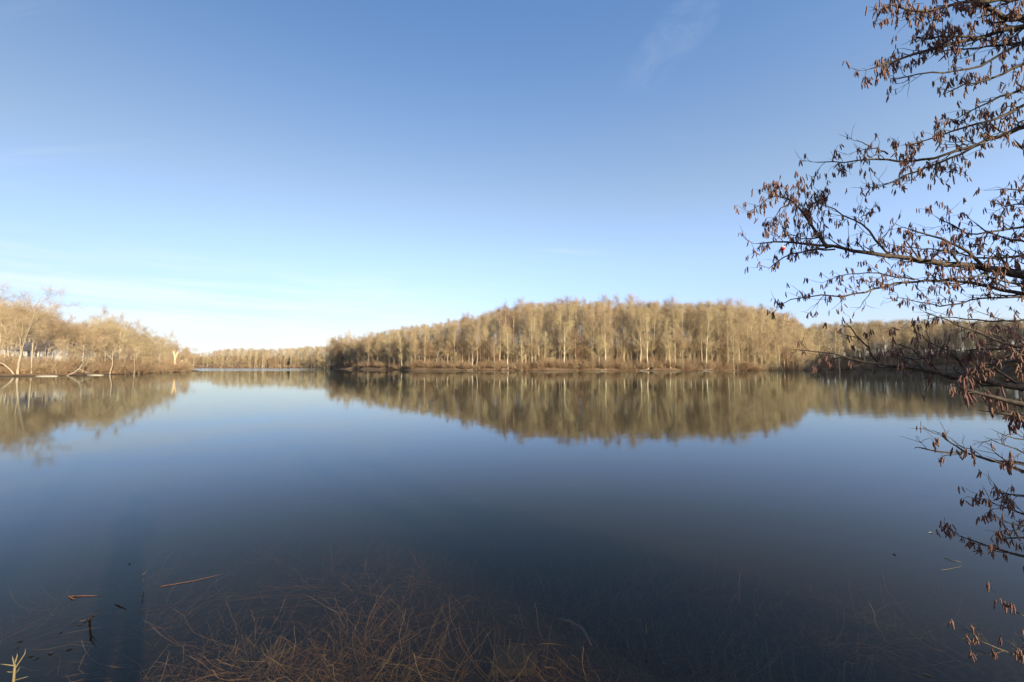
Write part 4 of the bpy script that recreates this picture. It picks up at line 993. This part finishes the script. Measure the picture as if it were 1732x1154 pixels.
# ---------------------------------------------------------------- trees on the bank behind the photographer: their shade reaches the water and the alder
for (x, y, H, rz, lb) in ((1.9, -3.9, 12, 0.4, 'bare tree on the near bank right behind the photographer'), 
                      (10.5, -8.5, 15, 3.0, 'tall bare tree farther back behind the alder'), (-5.5, -9, 14, 1.0, 'bare tree on the near bank left of the photographer')):
    plant('spreading', int(H) % 5, x, y, H, rz, lb, 'tree', 'bare trees on the near bank')
rs_ = np.random.default_rng(9); hb = empty('shade_bush', (5.5, -1.0, gz(5.5, -1.0))); tag(hb, 'dense dark green bush added unseen beside the alder to shade the water', 'bush')  # unseen bush, added to cast the diagonal shade on the water
mb = MB(); mb.tubes(np.array([[(0, 0, -.2), (.2 * math.cos(a), .2 * math.sin(a), .6), (.5 * math.cos(a), .5 * math.sin(a), 1.3)] for a in np.arange(0, 6, 1.2)]), np.array([[.03, .022, .01]] * 5), 5); mb.build('stems', M_darkbark, hb)
n_ = 5200; uu = norm(rs_.normal(size=(n_, 3))) * (rs_.random((n_, 1)) ** 0.4) * (0.92, 0.92, 0.95) + (0, 0, 0.95); uu[:, 2] = np.maximum(uu[:, 2], 0.1)
e1 = norm(rs_.normal(size=(n_, 3))) * 0.06; e2 = norm(np.cross(e1, rs_.normal(size=(n_, 3)))) * 0.035
mesh_obj('leaves', np.stack((uu - e1, uu + e2, uu + e1, uu - e2), 1).reshape(-1, 3), [np.arange(n_)[:, None] * 4 + np.arange(4)[None]], M_darkever, hb, smooth=False)
plant('shrub', 0, 6.4, -1.9, 1.7, 0.3, 'bare brush added unseen near the alder to shade the water', 'shrub', 'brush on the near bank', wide=1.2)  # out of view, put in to darken the shaded water further
# ---------------------------------------------------------------- the photographer (only the shadow shows in the picture)
G0 = gz(0, -0.35)
person = empty('person', (0, -0.22, G0)); tag(person, 'standing person in dark jacket holding a camera, shadow falling on the water', 'person')
def skin(name, V, E, Rr, m, parent, sub=2, root=0):
    me = bpy.data.meshes.new(name); me.from_pydata([tuple(v) for v in V], E, []); me.materials.append(m)
    ob = bpy.data.objects.new(name, me); COL.objects.link(ob); ob.parent = parent
    sk = ob.modifiers.new('skin', 'SKIN'); sk.use_smooth_shade = True
    for i, r in enumerate(Rr):
        d = me.skin_vertices[0].data[i]; d.radius = r if isinstance(r, tuple) else (r, r); d.use_root = (i == root)
    sb = ob.modifiers.new('sub', 'SUBSURF'); sb.levels = sub; sb.render_levels = sub
    return ob
EY = CAMZ - G0                              # eye height above the bank
s_ = EY / 1.62
def sc3(L): return [tuple(c * s_ for c in v) for v in L]
V = sc3([(0, -.05, .95), (0, -.05, 1.12), (0, -.06, 1.30), (0, -.06, 1.43), (0, -.04, 1.52), (0, -.02, 1.60), (0, -.01, 1.70),
         (-.18, -.06, 1.40), (-.24, .0, 1.20), (-.13, .12, 1.42 + .08), (.18, -.06, 1.40), (.24, .0, 1.20), (.13, .12, 1.42 + .08),
         (-.10, -.05, .88), (-.12, -.02, .48), (-.13, -.05, .10), (-.14, .08, .04), (.10, -.05, .88), (.12, -.02, .48), (.13, -.05, .10), (.14, .08, .04)])
E = [(0, 1), (1, 2), (2, 3), (3, 4), (4, 5), (5, 6), (3, 7), (7, 8), (8, 9), (3, 10), (10, 11), (11, 12), (0, 13), (13, 14), (14, 15), (15, 16), (0, 17), (17, 18), (18, 19), (19, 20)]
Rr = [(.15, .11), (.14, .10), (.17, .11), (.12, .09), .055, .08, .085, .065, .05, .03, .065, .05, .03, .09, .065, .045, .045, .09, .065, .045, .045]
skin('body', V, E, [tuple(x * s_ for x in r) if isinstance(r, tuple) else r * s_ for r in Rr], M_jacket, person)
for sx in (-1, 1):
    V = sc3([(sx * .09, -.05, .92), (sx * .12, -.02, .48), (sx * .13, -.05, .14)])
    skin('trouser_leg', V, [(0, 1), (1, 2)], [.105 * s_, .078 * s_, .066 * s_], M_trouser, person, 1)
    V = sc3([(sx * .13, -.07, .06), (sx * .135, .03, .05), (sx * .14, .13, .035)]); skin('boot', V, [(0, 1), (1, 2)], [.055 * s_, .052 * s_, .04 * s_], M_boot, person, 1)
    hand = [(sx * .13, .115, 1.49), (sx * .10, .15, 1.54), (sx * .085, .165, 1.575)]; Vh = list(hand); Eh = [(0, 1), (1, 2)]; Rh = [.026, .034, .03]
    for k in range(4):
        b = len(Vh); Vh += [(sx * .075, .17, 1.60 - .018 * k), (sx * .05, .188, 1.606 - .018 * k), (sx * .028, .180, 1.608 - .018 * k)]; Eh += [(2, b), (b, b + 1), (b + 1, b + 2)]; Rh += [.0095, .0085, .0075]
    b = len(Vh); Vh += [(sx * .08, .13, 1.57), (sx * .055, .115, 1.58)]; Eh += [(1, b), (b, b + 1)]; Rh += [.011, .009]
    skin('hand', sc3(Vh), Eh, [r * s_ for r in Rh], M_skin, person, 2)
V, Q, T = blob(rg, (0, .0, 0), (.078, .098, .115), 20, 14, 0); V = V.copy(); V[:, 0] *= np.where(V[:, 2] < 0, 1 + V[:, 2] * 1.6, 1)
mb = MB(); mb.raw(V + (0, -.0, 1.635), Q, T)
Vn, Qn, Tn = blob(rg, (0, .1, 1.61), (.014, .022, .024), 10, 8, 0); mb.raw(Vn, Qn, Tn)
for sx in (-1, 1):
    Vn, Qn, Tn = blob(rg, (sx * .078, -.005, 1.62), (.010, .018, .032), 10, 8, 0); mb.raw(Vn, Qn, Tn)
Vn, Qn, Tn = blob(rg, (0, .09, 1.565), (.025, .008, .007), 10, 6, 0); mb.raw(Vn, Qn, Tn)
hd = mb.xform(Matrix.Scale(s_, 4)).build('head', M_skin, person)
V, Q, T = blob(np.random.default_rng(2), (0, -.022, .03), (.088, .098, .105), 20, 14, 0.02); mb = MB(); mb.raw(V + (0, 0, 1.64), Q, T); mb.xform(Matrix.Scale(s_, 4)).build('hair', M_hair, hd)
for sx in (-1, 1):
    V, Q, T = blob(rg, (sx * .03, .088, 1.64), (.012, .010, .010), 10, 8, 0); mb = MB(); mb.raw(V, Q, T); mb.xform(Matrix.Scale(s_, 4)).build('eye', M_floatw, hd)
cm = empty('hand_camera', (0, -0.052, CAMZ - 0.005)); tag(cm, 'black camera held up at the face of the photographer', 'camera')
mb = MB(); mb.box((-.065, -.03, -.045), (.065, .012, .045)); mb.box((-.02, -.025, .045), (.02, .008, .062)); mb.build('camera_body', M_black, cm, smooth=False)
mb = MB(); a = [(0, .012, 0), (0, .03, 0), (0, .042, 0)]; mb.tubes(a, [.030, .031, .033], 20, tip=False); mb.build('lens', M_black, cm)

scene.cycles.max_bounces = 8
scene.cycles.transparent_max_bounces = 16
scene.cycles.volume_bounces = 0
scene.cycles.use_denoising = True
